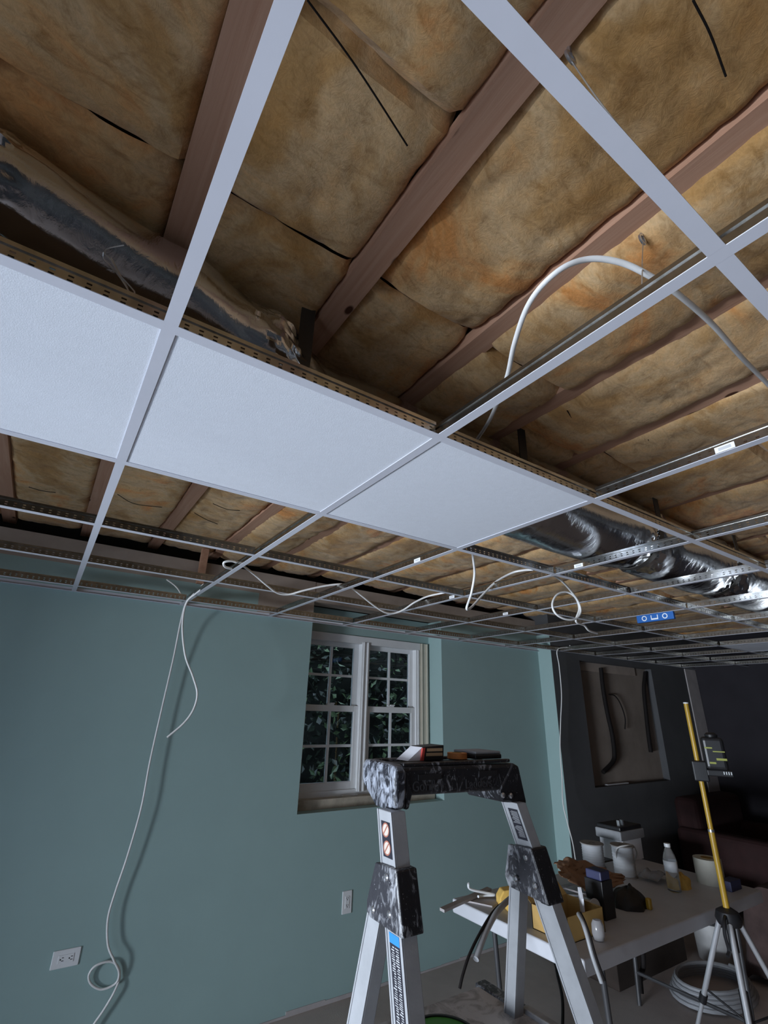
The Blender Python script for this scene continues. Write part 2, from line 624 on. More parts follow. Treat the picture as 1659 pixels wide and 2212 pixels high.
def batt(k, y0, y1, seed, sag, lift, wide):
    xc = JX0 + JS * (k + 0.5)
    hw = (JS - FWID) / 2 + wide
    nu = 26
    nv = max(10, int((y1 - y0) / 0.022))

    def fn(a, b_):
        u = a * 2 - 1
        y = y0 + (y1 - y0) * b_
        e = min(b_, 1 - b_) * (y1 - y0)
        x = xc + u * hw + 0.006 * noise.noise(Vector((u * 2, y * 6, seed)))
        z = JZ + lift
        z -= sag * (1 - u ** 4) * (0.6 + 0.4 * (1 - math.exp(-e / 0.06)))
        z += 0.022 * abs(u) ** 18 + 0.028 * math.exp(-e / 0.005) + 0.006 * math.exp(-e / 0.04)
        z += 0.012 * noise.noise(Vector((x * 3.5, y * 3.5, seed))) + 0.006 * noise.noise(Vector((x * 9, y * 9, seed + 3)))
        r_ = noise.noise(Vector((x * 6 + 4, y * 14, seed + 9)))
        z += 0.007 * max(0, 0.2 - abs(r_)) / 0.2
        z += 0.003 * noise.noise(Vector((x * 30, y * 30, seed + 5)))
        return (x, y, z)
    return MB().grid(fn, nu, nv).build('insulation_batt', 'fibreglass', ceil, smooth=True)


rb = random.Random(3)
for k in range(nj0, nj1):
    base = [YB + 0.3, -4.6, -3.75, -2.58, -1.42, -0.24, 0.12]
    if k == 0:
        base = [YB + 0.3, -4.6, -3.6, -2.965, -2.58, -1.42, -0.24, 0.12]
    ys = [y + (rb.uniform(-0.03, 0.03) if -0.3 > y > -6 and k not in (-1, 0, 1) else rb.uniform(-0.008, 0.008)) for y in base]
    if k >= 3:
        ys = [ys[0]] + [y + rb.uniform(-0.25, 0.25) for y in ys[1:-2]] + ys[-2:]
    for i in range(len(ys) - 1):
        if k in (-3, -4, -5, -6) and ys[i] < -3.9:
            pass
        sag = rb.uniform(0.004, 0.014)
        wide = 0.002
        lift = rb.uniform(0.004, 0.012)
        if k >= 2:
            sag = rb.uniform(0.018, 0.034)
            wide = rb.uniform(0.010, 0.030)
            lift = rb.uniform(-0.006, 0.004)
        batt(k, ys[i], ys[i + 1], k * 7.3 + i * 3.1, sag, lift, wide)

# springy support rods pressed up against the batts, and a short nailer at the wall
for pts in ([(664, 0), (770, 145), (880, 315)], [(1225, 887), (1246, 920), (1268, 948)],
            [(1400, 950), (1424, 972), (1446, 985)], [(254, 1068), (290, 1088), (350, 1096)], [(460, 1088), (490, 1100), (518, 1103)], [(420, 1108), (445, 1122), (470, 1132)],
            [(62, 1052), (90, 1060), (120, 1064)], [(1497, 0), (1535, 75), (1568, 165)], [(1630, 700), (1640, 725), (1648, 748)]):
    P_ = [on_z(u, v, JZ - 0.016) for u, v in pts]
    MB().tube(spline(P_, 6), 0.0017, 6).build('support_rod', 'hose_black', ceil, smooth=True)
q0, q1 = on_y(444, 1186, -0.03), on_y(440, 1262, -0.03)
MB().box((q0.x - 0.022, -0.05, q1.z), (q0.x + 0.022, -0.012, JZ)).build('nailer', 'joist_wood', ceil)

# ------------------------------------------------------------------ suspended grid
grid = empty('ceiling_grid', (0, 0, GZ), 'white suspended ceiling grid of metal tees hung below the open joists', 'ceiling grid')
FW, FT, WH = 0.0238, 0.0014, 0.038


def tee_meshes(L, rows):
    """tee along +x from 0..L: galvanised web with punched slots and bulb, white flange"""
    wb = MB()
    zs = [FT]
    for r_ in range(rows):
        zz = 0.0105 + 0.0085 * r_
        zs += [zz, zz + 0.0035]
    zs.append(WH - 0.007)
    pitch, hl = 0.0254, 0.008
    n = int(L / pitch)
    xs = [0.0]
    off = (L - n * pitch) / 2
    for i in range(n):
        x0 = off + i * pitch + (pitch - hl) / 2
        xs += [x0, x0 + hl]
    xs.append(L)
    for i in range(len(xs) - 1):
        for j in range(len(zs) - 1):
            if i % 2 == 1 and j % 2 == 1 and j < len(zs) - 2 + (len(zs) % 2):
                continue
            wb.add([(xs[i], 0, zs[j]), (xs[i + 1], 0, zs[j]), (xs[i + 1], 0, zs[j + 1]), (xs[i], 0, zs[j + 1])], [(0, 1, 2, 3)])
    web = bpy.data.meshes.new('web')
    wb.box((0, -0.0032, WH - 0.008), (L, 0.0032, WH))
    web.from_pydata(wb.v, [], wb.f)
    web.materials.append(MATS['galvanised'])
    fb = MB().box((0, -FW / 2, 0), (L, FW / 2, FT))
    fl = bpy.data.meshes.new('flange')
    fl.from_pydata(fb.v, [], fb.f)
    fl.materials.append(MATS['tee_white'])
    return web, fl


tee_cache = {}


def tee(name, p, ang, L, rows):
    key = (round(L, 4), rows)
    if key not in tee_cache:
        tee_cache[key] = tee_meshes(L, rows)
    web, fl = tee_cache[key]
    o = bpy.data.objects.new(name, web)
    COL.objects.link(o)
    o.parent = grid
    o.location = (p[0], p[1], 0)
    o.rotation_euler = (0, 0, ang)
    s_ = o.modifiers.new('thick', 'SOLIDIFY')
    s_.thickness = 0.0008
    s_.offset = 0
    f_ = bpy.data.objects.new('flange', fl)
    COL.objects.link(f_)
    f_.parent = o
    return o


NA0, NA1, NB = -4, 11, 6
y_end = by(NB) - 0.35
for i in range(NA0 + 1, NA1 + 1):
    ytop = -0.002 if ax(i) < XJ else Y2 - 0.002
    if i % 2:                                   # main tees run straight out from the green wall
        tee('main_tee', (ax(i), y_end), math.radians(90), ytop - y_end, 1 if i == 1 else 2)
    else:                                       # short cross tees between the rows
        ys_ = [y_end] + [by(j) for j in range(NB, -1, -1)] + [ytop]
        for a, b_ in zip(ys_[:-1], ys_[1:]):
            if b_ - a > 0.03:
                tee('short_cross_tee', (ax(i), a + FW / 2 * 0.98), math.radians(90), b_ - a - FW * 0.98 if b_ != ytop else b_ - a - FW / 2, 2)
for j in range(0, NB + 1):
    for i in range(NA0 + 1, NA1 - 1, 2):
        tee('cross_tee', (ax(i) + FW / 2 * 0.98, by(j)), 0, 2 * S - FW * 0.98, 2)
    tee('cross_tee', (ax(NA1) + 0.012, by(j)), 0, XR - ax(NA1) - 0.014, 2)
    tee('cross_tee', (DOOR_X + 0.002, by(j)), 0, ax(NA0 + 1) - FW / 2 - DOOR_X - 0.002, 2)
# small white barcode stickers left on the tee webs
for (u, v, i) in ((1565, 966, 2), (901, 1212, 2), (1092, 1329, 4), (976, 1289, 3), (1255, 1262, 3)):
    P_ = on_x(u, v, ax(i) - 0.0008)
    MB().box((ax(i) - 0.0012, P_.y - 0.022, GZ + 0.008), (ax(i) - 0.0006, P_.y + 0.022, GZ + 0.024)).build('barcode_sticker', 'plate_white', grid)
    MB().box((ax(i) - 0.0016, P_.y - 0.014, GZ + 0.012), (ax(i) - 0.0011, P_.y + 0.014, GZ + 0.020)).build('barcode', 'label_grey', grid)
# wall angle
tag(MB().box((DOOR_X, -0.020, GZ - 0.0016), (XJ, 0, GZ - 0.0002)).box((DOOR_X, -0.0016, GZ), (XJ, 0, GZ + 0.022)).build('trim_2', 'tee_white'), kind='structure')

# ------------------------------------------------------------------ ceiling tiles lying in the grid


def tile(i, j, label, dx=0.0, dy=0.0):
    x0, x1 = ax(i) + 0.005, ax(i + 1) - 0.005
    y0, y1 = by(j) + 0.005, by(j - 1) - 0.005
    e = empty('ceiling_tile', ((x0 + x1) / 2, (y0 + y1) / 2, GZ + FT), label, 'ceiling tile', 'white ceiling tiles lying in the grid')
    z = GZ + FT + 0.0006
    MB().box((x0 + dx, y0 + dy, z), (x1 + dx, y1 + dy, z + 0.004)).build('tile_face', 'tile_white', e)
    MB().box((x0 + dx, y0 + dy, z + 0.004), (x1 + dx, y1 + dy, z + 0.016)).build('tile_core', 'tile_core', e)


tile(0, 4, 'white ceiling tile filling the middle cell of the laid row', 0.002, -0.001)
tile(1, 4, 'white ceiling tile at the right end of the laid row, beside foil duct', -0.001, -0.001)
tile(-1, 4, 'white ceiling tile cut by the left edge of the photo', 0.0, -0.001)
tile(-2, 4, 'white ceiling tile furthest left in the row, beyond the left frame edge')
tile(8, 3, 'dim grey ceiling tile alone in the far dark corner of the grid')

# ------------------------------------------------------------------ foil flex duct with hanging straps
duct = empty('flexible_duct', (1.5, -2.17, 2.48), 'silver foil wrapped flexible duct slung above the grid along the joists', 'duct')
STRAPS = [-1.45, -0.42, 0.37, 1.30, 2.25, 3.10, 4.10, 5.20, 6.2]


def lerp_tab(x, tab):
    if x <= tab[0][0]:
        return tab[0][1]
    for (a, va), (c, vc) in zip(tab[:-1], tab[1:]):
        if x <= c:
            t = (x - a) / (c - a)
            t = t * t * (3 - 2 * t)
            return va + (vc - va) * t
    return tab[-1][1]


def duct_axis(x):
    y = lerp_tab(x, [(-2.5, -2.50), (-0.35, -2.462), (0.05, -2.40), (0.28, -2.34), (0.50, -2.18), (6.9, -2.14)])
    s_ = min(abs(x - q) for q in STRAPS)
    z = lerp_tab(x, [(-0.35, 2.548), (0.05, 2.538), (0.28, 2.515), (0.5, 2.486)]) + 0.008 * math.exp(-(s_ / 0.12) ** 2)
    r = lerp_tab(x, [(-0.2, 0.094), (0.15, 0.100), (0.30, 0.118), (0.46, 0.170), (0.7, 0.173)])
    return y, z, r


def duct_fn(a, b_):
    x = -2.15 + 8.8 * a
    y, z, r = duct_axis(x)
    s_ = min(abs(x - q) for q in STRAPS)
    pinch = math.exp(-(s_ / 0.07) ** 2)
    r = r * (1 - 0.09 * pinch)
    th = 2 * math.pi * b_
    c_, sn = math.cos(th), math.sin(th)
    near = math.exp(-(s_ / 0.15) ** 2)
    wr = 0.012 * near * noise.noise(Vector((x * 16 + sn * 6, c_ * 7, sn * 7))) + 0.007 * near * noise.noise(Vector((x * 38, c_ * 12 + 3, sn * 12)))
    cr = math.exp(-((x + 0.36) / 0.09) ** 2)
    wr += 0.020 * cr * noise.noise(Vector((x * 22, c_ * 8, sn * 8 + 5))) + 0.010 * cr * noise.noise(Vector((x * 50, c_ * 20, sn * 20)))
    wr += 0.006 * noise.noise(Vector((x * 4, c_ * 1.5, sn * 1.5)))
    r += wr
    return (x, y + r * c_, z + r * sn * 0.98)


MB().grid(duct_fn, 900, 72).build('duct_jacket', 'foil', duct, smooth=True)
for sx in STRAPS:
    y, z, rd = duct_axis(sx)
    st = MB()
    n = 28
    r0, r1 = rd * 0.925, rd * 0.925 + 0.003
    for k in range(n):
        a0, a1 = math.pi + math.pi * k / n, math.pi + math.pi * (k + 1) / n
        st.add([(sx + dx, y + rr * math.cos(a), z + rr * math.sin(a)) for dx in (-0.02, 0.02) for rr in (r0, r1) for a in (a0, a1)],
               [(0, 1, 3, 2), (4, 6, 7, 5), (2, 3, 7, 6), (0, 4, 5, 1)])
    for sg in (-1, 1):
        st.box((sx - 0.02, y + sg * (rd * 0.925 + 0.0015) - 0.002, z), (sx + 0.02, y + sg * (rd * 0.925 + 0.0015) + 0.002, JZ + 0.01))
    st.build('strap', 'strap_dark', duct)

# ------------------------------------------------------------------ window
win = empty('window_1', (2.2, 0.19, 1.05), kind='structure')
fz0, fz1 = 1.088, 2.235
cs = MB()
cs.box((2.775, 0.165, fz0), (2.868, 0.20, fz1)).box((2.79, 0.158, fz0), (2.80, 0.165, fz1)).box((2.845, 0.158, fz0), (2.857, 0.165, fz1))
cs.build('casing', 'casing_beige', win)
fm = MB()
fm.box((1.62, 0.165, 2.175), (2.775, 0.26, fz1)).box((2.735, 0.17, fz0), (2.775, 0.26, 2.175)).box((2.752, 0.162, fz0), (2.760, 0.17, 2.175))
fm.box((1.62, 0.17, fz0 - 0.02), (2.775, 0.26, 1.115)).box((1.62, 0.17, 1.115), (1.665, 0.26, 2.175))
fm.build('frame', 'vinyl_white', win)
ml = MB()
ml.box((2.164, 0.160, 1.10), (2.236, 0.26, 2.19)).box((2.176, 0.152, 1.10), (2.184, 0.160, 2.19)).box((2.214, 0.152, 1.10), (2.222, 0.160, 2.19))
ml.build('mullion', 'vinyl_white', win)
MB().box((WX0 + 0.001, 0.095, 1.018), (2.87, 0.172, 1.072)).box((WX0 + 0.001, 0.09, 1.060), (2.87, 0.172, 1.078)).build('stool', 'stool_wood', win)


def sash(x0, x1, z0, z1, y, bot):
    s_ = 0.040
    sm = MB()
    sm.box((x0, y, z0), (x0 + s_, y + 0.03, z1)).box((x1 - s_, y, z0), (x1, y + 0.03, z1))
    sm.box((x0 + s_, y, z0), (x1 - s_, y + 0.03, z0 + bot)).box((x0 + s_, y, z1 - 0.045), (x1 - s_, y + 0.03, z1))
    o = sm.build('sash', 'vinyl_white', win, bevel=0.003)
    gx0, gx1, gz0, gz1 = x0 + s_, x1 - s_, z0 + bot, z1 - 0.045
    xm, zm = (gx0 + gx1) / 2, (gz0 + gz1) / 2
    MB().box((xm - 0.009, y + 0.006, gz0), (xm + 0.009, y + 0.024, gz1)).build('muntin', 'vinyl_white', o)
    for a, c in ((gx0, xm - 0.009), (xm + 0.009, gx1)):
        MB().box((a, y + 0.006, zm - 0.009), (c, y + 0.024, zm + 0.009)).build('muntin', 'vinyl_white', o)
        for e, g in ((gz0, zm - 0.009), (zm + 0.009, gz1)):
            MB().box((a, y + 0.013, e), (c, y + 0.016, g)).build('pane', 'window_glass', o)
    return o


for x0, x1 in ((1.665, 2.164), (2.236, 2.735)):
    sash(x0, x1, 1.655, 2.185, 0.222, 0.04)
    lo = sash(x0, x1, 1.112, 1.695, 0.188, 0.055)
    lk = MB()
    lk.box(((x0 + x1) / 2 - 0.03, 0.190, 1.695), ((x0 + x1) / 2 + 0.03, 0.215, 1.707)).box(((x0 + x1) / 2 - 0.008, 0.180, 1.705), ((x0 + x1) / 2 + 0.03, 0.196, 1.713))
    lk.build('sash_lock', 'vinyl_white', lo)

# small metal hooks left on the window stool
for i, (px, dx) in enumerate(((715, 0.05), (755, 0.05))):
    P = on_z(px, 1716, 1.080)
    pts = [(P.x - 0.03, 0.135, 1.083), (P.x, 0.125, 1.083), (P.x + 0.03, 0.13, 1.083), (P.x + 0.045, 0.145, 1.083), (P.x + 0.03, 0.155, 1.083)]
    o = MB().tube(spline(pts, 5), 0.003, 8).build('window_clip', 'steel', None, smooth=True)
    tag(o, ('left' if i == 0 else 'right') + ' of two small metal clips lying on the window stool', 'clip', 'metal clips on the window stool')

# ------------------------------------------------------------------ shrub and ground outside the window
tag(MB().box((-1.5, 0.4, 0.80), (7.5, 5.5, 0.86)).build('garden_ground', 'soil'), kind='structure')
shrub = empty('garden_shrub', (2.6, 1.2, 0.86), 'dense dark leafy shrub growing right outside the window', 'shrub')


def core(a, b_):
    x = 0.6 + 5.4 * a
    z = 0.84 + 2.3 * b_
    y = 1.75 + 0.30 * noise.noise(Vector((x * 1.4, z * 1.4, 2))) + 0.15 * noise.noise(Vector((x * 5, z * 5, 7)))
    return (x, y, z)


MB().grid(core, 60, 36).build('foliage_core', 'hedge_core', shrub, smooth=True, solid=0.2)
rl = random.Random(5)


def leaves(n, ylo, yhi, xr, zr, size):
    lm = MB()
    for _ in range(n):
        x, y, z = rl.uniform(*xr), rl.uniform(ylo, yhi), rl.uniform(*zr)
        if noise.noise(Vector((x * 2.2, y * 2.2, z * 2.2))) < -0.08:
            continue
        d = Vector((rl.uniform(-1, 1), rl.uniform(-1, 1), rl.uniform(-1, 0.4))).normalized()
        s_ = d.cross(Vector((rl.uniform(-1, 1), rl.uniform(-1, 1), rl.uniform(-1, 1)))).normalized()
        L, W_ = size * rl.uniform(0.7, 1.3), size * rl.uniform(0.22, 0.34)
        p = Vector((x, y, z))
        nn = d.cross(s_) * W_ * 0.35
        lm.add([p, p + d * L * 0.5 + s_ * W_ + nn, p + d * L, p + d * L * 0.5 - s_ * W_ + nn, p + d * L * 0.5], [(0, 1, 4), (1, 2, 4), (2, 3, 4), (3, 0, 4)])
    return lm


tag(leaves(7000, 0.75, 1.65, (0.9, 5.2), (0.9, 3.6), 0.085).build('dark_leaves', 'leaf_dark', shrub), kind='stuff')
tag(leaves(700, 0.60, 1.2, (1.2, 3.6), (0.9, 2.9), 0.075).build('sunlit_leaves', 'leaf_sunlit', shrub), kind='stuff')
for k in range(7):
    x = 1.4 + 0.45 * k
    MB().tube(spline([(x, 1.2, 0.84), (x + rl.uniform(-.2, .2), 1.15, 1.5), (x + rl.uniform(-.4, .4), 1.0, 2.2), (x + rl.uniform(-.5, .5), 1.1, 2.9)], 6), 0.010, 6).build('stem', 'hedge_core', shrub, smooth=True)

# ------------------------------------------------------------------ outlets


def outlet(cx, cz, vertical, label):
    e = empty('wall_outlet', (cx, 0, cz), label, 'outlet', 'white wall outlets on the green wall')
    hw, hh = (0.0365, 0.062) if vertical else (0.060, 0.0365)
    MB().box((cx - hw, -0.006, cz - hh), (cx + hw, 0, cz + hh)).build('cover_plate', 'plate_white', e, bevel=0.003)
    hx, hz = (0.0165, 0.0335) if vertical else (0.0335, 0.0165)
    r_ = MB().box((cx - hx, -0.0085, cz - hz), (cx + hx, -0.006, cz + hz)).build('receptacle', 'plate_white', e, bevel=0.001)
    for s_ in (-1, 1):
        for a, c, q, l in ((-0.006, 0.006, 0.0014, 0.005), (0.006, 0.006, 0.0014, 0.004), (0.0, -0.006, 0.0028, 0.0028)):
            u, v = a, s_ * 0.019 + c * 0.8
            if vertical:
                MB().box((cx + u - q, -0.0092, cz + v - l), (cx + u + q, -0.0085, cz + v + l)).build('slot', 'slot_dark', r_)
            else:
                MB().box((cx + v - l, -0.0092, cz + u - q), (cx + v + l, -0.0085, cz + u + q)).build('slot', 'slot_dark', r_)
    return e


outlet(0.4275, 0.5005, False, 'white duplex outlet mounted sideways low on the green wall')
outlet(2.024, 0.490, True, 'white upright duplex outlet on green wall left of ladder')

# ------------------------------------------------------------------ cables


def cable(name, label, pts, r=0.005, mat='cable_white', flat=None, cat='cable', group='loose white electrical cables', k=8):
    P = []
    for q in pts:
        u, v, ax_, val = q
        P.append(Vector((u, v, val)) if ax_ == 'p' else on_z(u, v, val) if ax_ == 'z' else on_y(u, v, val) if ax_ == 'y' else on_x(u, v, val))
    o = MB().tube(spline(P, k), r, 10, flat).build(name, mat, None, smooth=True)
    return tag(o, label, cat, group)


cable('electrical_cable', 'thick white cable arching over the main tee below the insulation',
      [(1025, 957, 'z', 2.46), (1050, 920, 'z', 2.45), (1068, 885, 'z', 2.43), (1095, 815, 'z', 2.40), (1112, 740, 'z', 2.385), (1145, 652, 'z', 2.385), (1205, 586, 'z', 2.40),
       (1270, 560, 'z', 2.42), (1340, 567, 'z', 2.42), (1405, 597, 'z', 2.41), (1465, 636, 'z', 2.41), (1540, 702, 'z', 2.44), (1600, 770, 'z', 2.47), (1659, 830, 'z', 2.50), (1730, 905, 'z', 2.54)],
      0.0055, flat=0.004)
cable('electrical_cable', 'long white cable hanging down the green wall to a loop by the sideways outlet',
      [(440, 1262, 'y', -0.42), (418, 1284, 'y', -0.30), (402, 1302, 'y', -0.20), (391, 1340, 'y', -0.10), (375, 1420, 'y', -0.06), (352, 1520, 'y', -0.05), (325, 1640, 'y', -0.05), (305, 1745, 'y', -0.05),
       (275, 1850, 'y', -0.045), (248, 1930, 'y', -0.04), (233, 1985, 'y', -0.04), (233, 2040, 'y', -0.04), (246, 2074, 'y', -0.045), (257, 2100, 'y', -0.03), (250, 2124, 'y', -0.02), (220, 2137, 'y', -0.015),
       (197, 2126, 'y', -0.015), (192, 2106, 'y', -0.02), (207, 2086, 'y', -0.025), (237, 2077, 'y', -0.02), (255, 2088, 'y', -0.015), (258, 2112, 'y', -0.015), (247, 2142, 'y', -0.03), (225, 2180, 'y', -0.03), (203, 2212, 'y', -0.03), (180, 2250, 'y', -0.03)],
      0.0052)
cable('electrical_cable', 'short white cable end curling down in front of the green wall',
      [(455, 1258, 'y', -0.55), (425, 1281, 'y', -0.42), (403, 1302, 'y', -0.34), (394, 1350, 'y', -0.34), (400, 1415, 'y', -0.36), (417, 1462, 'y', -0.36), (426, 1498, 'y', -0.36), (418, 1532, 'y', -0.36), (397, 1562, 'y', -0.36), (361, 1593, 'y', -0.36)],
      0.0055)
cable('electrical_cable', 'white cable draped in waves along the grid above the window',
      [(500, 1229, 'y', -1.08), (486, 1224, 'y', -1.10), (484, 1215, 'y', -1.12), (500, 1212, 'y', -1.12), (515, 1217, 'y', -1.10), (530, 1226, 'y', -1.06), (552, 1243, 'y', -1.0), (575, 1263, 'y', -0.96), (600, 1281, 'y', -0.92), (625, 1284, 'y', -0.92),
       (655, 1276, 'y', -0.95), (700, 1266, 'y', -0.98), (735, 1262, 'y', -1.0), (755, 1267, 'y', -1.0), (780, 1286, 'y', -0.97), (805, 1306, 'y', -0.94), (830, 1322, 'y', -0.92), (850, 1325, 'y', -0.92), (872, 1317, 'y', -0.95), (896, 1301, 'y', -1.0), (925, 1288, 'y', -1.05), (962, 1280, 'y', -1.15)],
      0.0055)
cable('electrical_cable', 'white cable dropping below the grid in a sharp V bend',
      [(1018, 1180, 'y', -1.85), (1022, 1205, 'y', -1.80), (1025, 1240, 'y', -1.72), (1018, 1282, 'y', -1.68), (1008, 1314, 'y', -1.66), (1018, 1312, 'y', -1.64), (1040, 1288, 'y', -1.62), (1070, 1258, 'y', -1.62), (1105, 1238, 'y', -1.66), (1130, 1232, 'y', -1.72), (1150, 1231, 'y', -1.80)],
      0.0058, k=10)
cable('electrical_cable', 'white cable end coiled into one round loop hanging from the grid',
      [(1165, 1226, 'y', -2.00), (1185, 1238, 'y', -1.92), (1210, 1252, 'y', -1.85), (1232, 1275, 'y', -1.80), (1249, 1300, 'y', -1.78), (1254, 1322, 'y', -1.78), (1243, 1337, 'y', -1.78), (1220, 1337, 'y', -1.77), (1200, 1325, 'y', -1.76), (1193, 1305, 'y', -1.75), (1203, 1285, 'y', -1.75), (1224, 1279, 'y', -1.76), (1243, 1291, 'y', -1.77),
       (1251, 1315, 'y', -1.76), (1244, 1342, 'y', -1.74), (1262, 1351, 'y', -1.72), (1272, 1362, 'y', -1.70), (1290, 1368, 'y', -1.68)],
      0.0055)
cable('electrical_cable', 'thin white cable hanging straight down the dark wall right of the jog',
      [(4.311, -0.30, 'p', GZ + WH + 0.004), (4.335, -0.27, 'p', GZ + WH - 0.005), (1204, 1404, 'y', -0.26), (1208, 1440, 'y', -0.24), (1213, 1500, 'y', -0.24), (1211, 1560, 'y', -0.24), (1210, 1620, 'y', -0.25), (1214, 1680, 'y', -0.27), (1216, 1735, 'y', -0.30), (1226, 1778, 'y', -0.34), (1237, 1820, 'y', -0.4), (1243, 1856, 'y', -0.46)],
      0.0048)
cable('electrical_cable', 'short pale cable tail above the grid near the left wall',
      [(360, 1252, 'y', -0.10), (374, 1262, 'y', -0.12), (384, 1272, 'y', -0.14), (391, 1284, 'y', -0.17)], 0.004)

# hanger wires
WG = 'hanger wires of the ceiling grid'
hw = MB()
for pts in ([(290, 650, 2.316), (262, 600, 2.36), (240, 562, 2.40), (226, 547, 2.42), (234, 537, 2.43), (268, 530, 2.44)],
            [(288, 645, 2.32), (268, 612, 2.35), (246, 582, 2.39), (225, 560, 2.41), (224, 545, 2.42)],
            [(276, 622, 2.345), (255, 585, 2.38), (240, 556, 2.405)], [(262, 598, 2.36), (284, 622, 2.345), (291, 632, 2.335), (284, 636, 2.33)]):
    hw.tube(spline([on_z(*q) for q in pts], 6), 0.0013, 6)
tag(hw.build('hanger_wire', 'wire_grey', None, smooth=True), 'tangled loose end of steel hanger wire beside foil duct', 'wire', WG)


def hanger(px, py, tgt, label):
    P = on_z(px, py, JZ)
    e = empty('hanger_wire', P, label, 'wire', WG)
    MB().tube([P + Vector((0, 0, 0.02)), P - Vector((0, 0, 0.018))], 0.004, 8).build('lag_screw', 'steel', e, smooth=True)
    ring = [P + Vector((0.011 * math.cos(a), 0, -0.026 + 0.011 * math.sin(a))) for a in [2 * math.pi * i / 14 for i in range(15)]]
    MB().tube(ring, 0.003, 8).build('eye', 'steel', e, smooth=True)
    T = Vector(tgt)
    s0 = P - Vector((0, 0, 0.035))
    MB().tube(spline([s0, s0 * 0.6 + T * 0.4 + Vector((0.004, 0.003, 0)), T], 5), 0.0012, 6).build('strand', 'wire_grey', e, smooth=True)


hanger(1228, 105, (0.52, by(5), GZ + WH), 'hanger wire on screw eye in joist near the top of photo')
hanger(1383, 500, on_z(1387, 615, GZ + WH), 'dark hanger wire twisted onto the main tee under the cable arch')

# blue torpedo level stuck to the tee
xa = ax(5) + 0.002
P0, P1, P2 = on_x(1376, 1331, xa), on_x(1456, 1325, xa), on_x(1378, 1348, xa)
lev = empty('torpedo_level', ((P0 + P1) / 2), 'small blue torpedo level with three white ringed vials stuck under the tee', 'level')
zt = GZ - 0.0005
hgt = 0.046
y0, y1 = P0.y, P1.y
if y0 > y1:
    y0, y1 = y1, y0
MB().box((xa - 0.011, y0, zt - hgt), (xa + 0.011, y1, zt)).build('body', 'blue_level', lev, bevel=0.003)
for t, sq in ((0.22, 0), (0.5, 1), (0.78, 0)):
    yc, zc = y0 + (y1 - y0) * t, zt - hgt * 0.5
    if sq:
        MB().box((xa - 0.0125, yc - 0.022, zc - 0.014), (xa - 0.011, yc + 0.022, zc + 0.014)).build('vial_frame', 'level_white', lev)
        MB().box((xa - 0.0135, yc - 0.017, zc - 0.006), (xa - 0.0125, yc + 0.017, zc + 0.014)).build('vial', 'blue_level', lev)
    else:
        MB().lathe([(0.011, 0), (0.016, 0), (0.016, 0.0016), (0.011, 0.0016), (0.011, 0)], (xa - 0.0128, yc, zc), 20, 'x', cap=False).build('vial_ring', 'level_white', lev)

# ------------------------------------------------------------------ platform step ladder
lad = empty('step_ladder', (1.09, -2.2, 0), 'aluminium platform step ladder with black paint spattered top tray', 'ladder')
DZ = 1.668


def V(x, y, z):
    return Vector((x, y, z + DZ))


# top tray: ends and cross bar (one moulded part) plus end cheeks
ytop0, ytop1 = -2.205, -2.045
bar = MB()
bar.prism([V(0.852, ytop0, -0.137), V(1.292, ytop0, -0.143), V(1.278, ytop0, -0.214), V(1.209, ytop0, -0.213), V(0.872, ytop0, -0.207), V(0.852, ytop0, -0.207)], (0, ytop1 - ytop0, 0))
traybar = bar.build('tray', 'splat_light', lad, bevel=0.010, seg=3)
rim = MB()
for (a, c) in (((0.86, ytop0 + 0.005, -0.139), (1.272, ytop0 + 0.022, -0.130)), ((0.86, ytop1 - 0.022, -0.139), (1.272, ytop1 - 0.005, -0.130)),
               ((1.02, ytop0 + 0.02, -0.139), (1.03, ytop1 - 0.02, -0.131)), ((1.13, ytop0 + 0.02, -0.139), (1.14, ytop1 - 0.02, -0.131))):
    rim.box((a[0], a[1], a[2] + DZ), (c[0], c[1], c[2] + DZ))
rim.build('tray_rim', 'splat_light', lad, bevel=0.003)
for (x0, x1) in ((0.905, 0.985), (1.13, 1.205)):
    MB().box((x0, ytop0 - 0.002, -0.172 + DZ), (x1, ytop0 + 0.001, -0.158 + DZ)).build('tool_slot', 'slot_dark', lad)
lch = MB()
lch.prism([V(0.828, ytop0 - 0.004, -0.148), V(0.828, ytop0 + 0.010, -0.134), V(0.828, ytop1 - 0.01, -0.130), V(0.828, ytop1 + 0.003, -0.145), V(0.828, ytop1 + 0.003, -0.188), V(0.828, -2.075, -0.212),
           V(0.828, -2.115, -0.240), V(0.828, -2.185, -0.240), V(0.828, ytop0 - 0.004, -0.232)], (0.036, 0, 0))
lch.build('tray_cheek', 'splat_heavy', lad, bevel=0.008, seg=3)
kn = MB()
kn.prism([V(0.864, ytop0 - 0.002, -0.15), V(0.886, ytop0 - 0.002, -0.20), V(0.874, ytop0 - 0.002, -0.236), V(0.864, ytop0 - 0.002, -0.238)], (0, 0.10, 0))
kn.build('tray_bracket', 'splat_light', lad, bevel=0.004)
rch = MB()
rch.prism([V(1.275, ytop0 - 0.004, -0.140), V(1.300, ytop0 - 0.004, -0.150), V(1.325, ytop0 - 0.004, -0.253), V(1.222, ytop0 - 0.004, -0.243), V(1.208, ytop0 - 0.004, -0.213)], (0, 0.155, 0))
rch.build('tray_cheek', 'splat_light', lad, bevel=0.006, seg=3)
for (u, v) in ((1087, 1718), (1104, 1719)):
    P = on_y(u, v, ytop0 - 0.006)
    MB().lathe([(0.0, -0.004), (0.004, -0.004), (0.0075, -0.001), (0.0075, 0.003)], P, 16, 'y').build('rivet', 'steel', lad, smooth=True)

# maker lettering moulded on the bar, almost lost under the paint


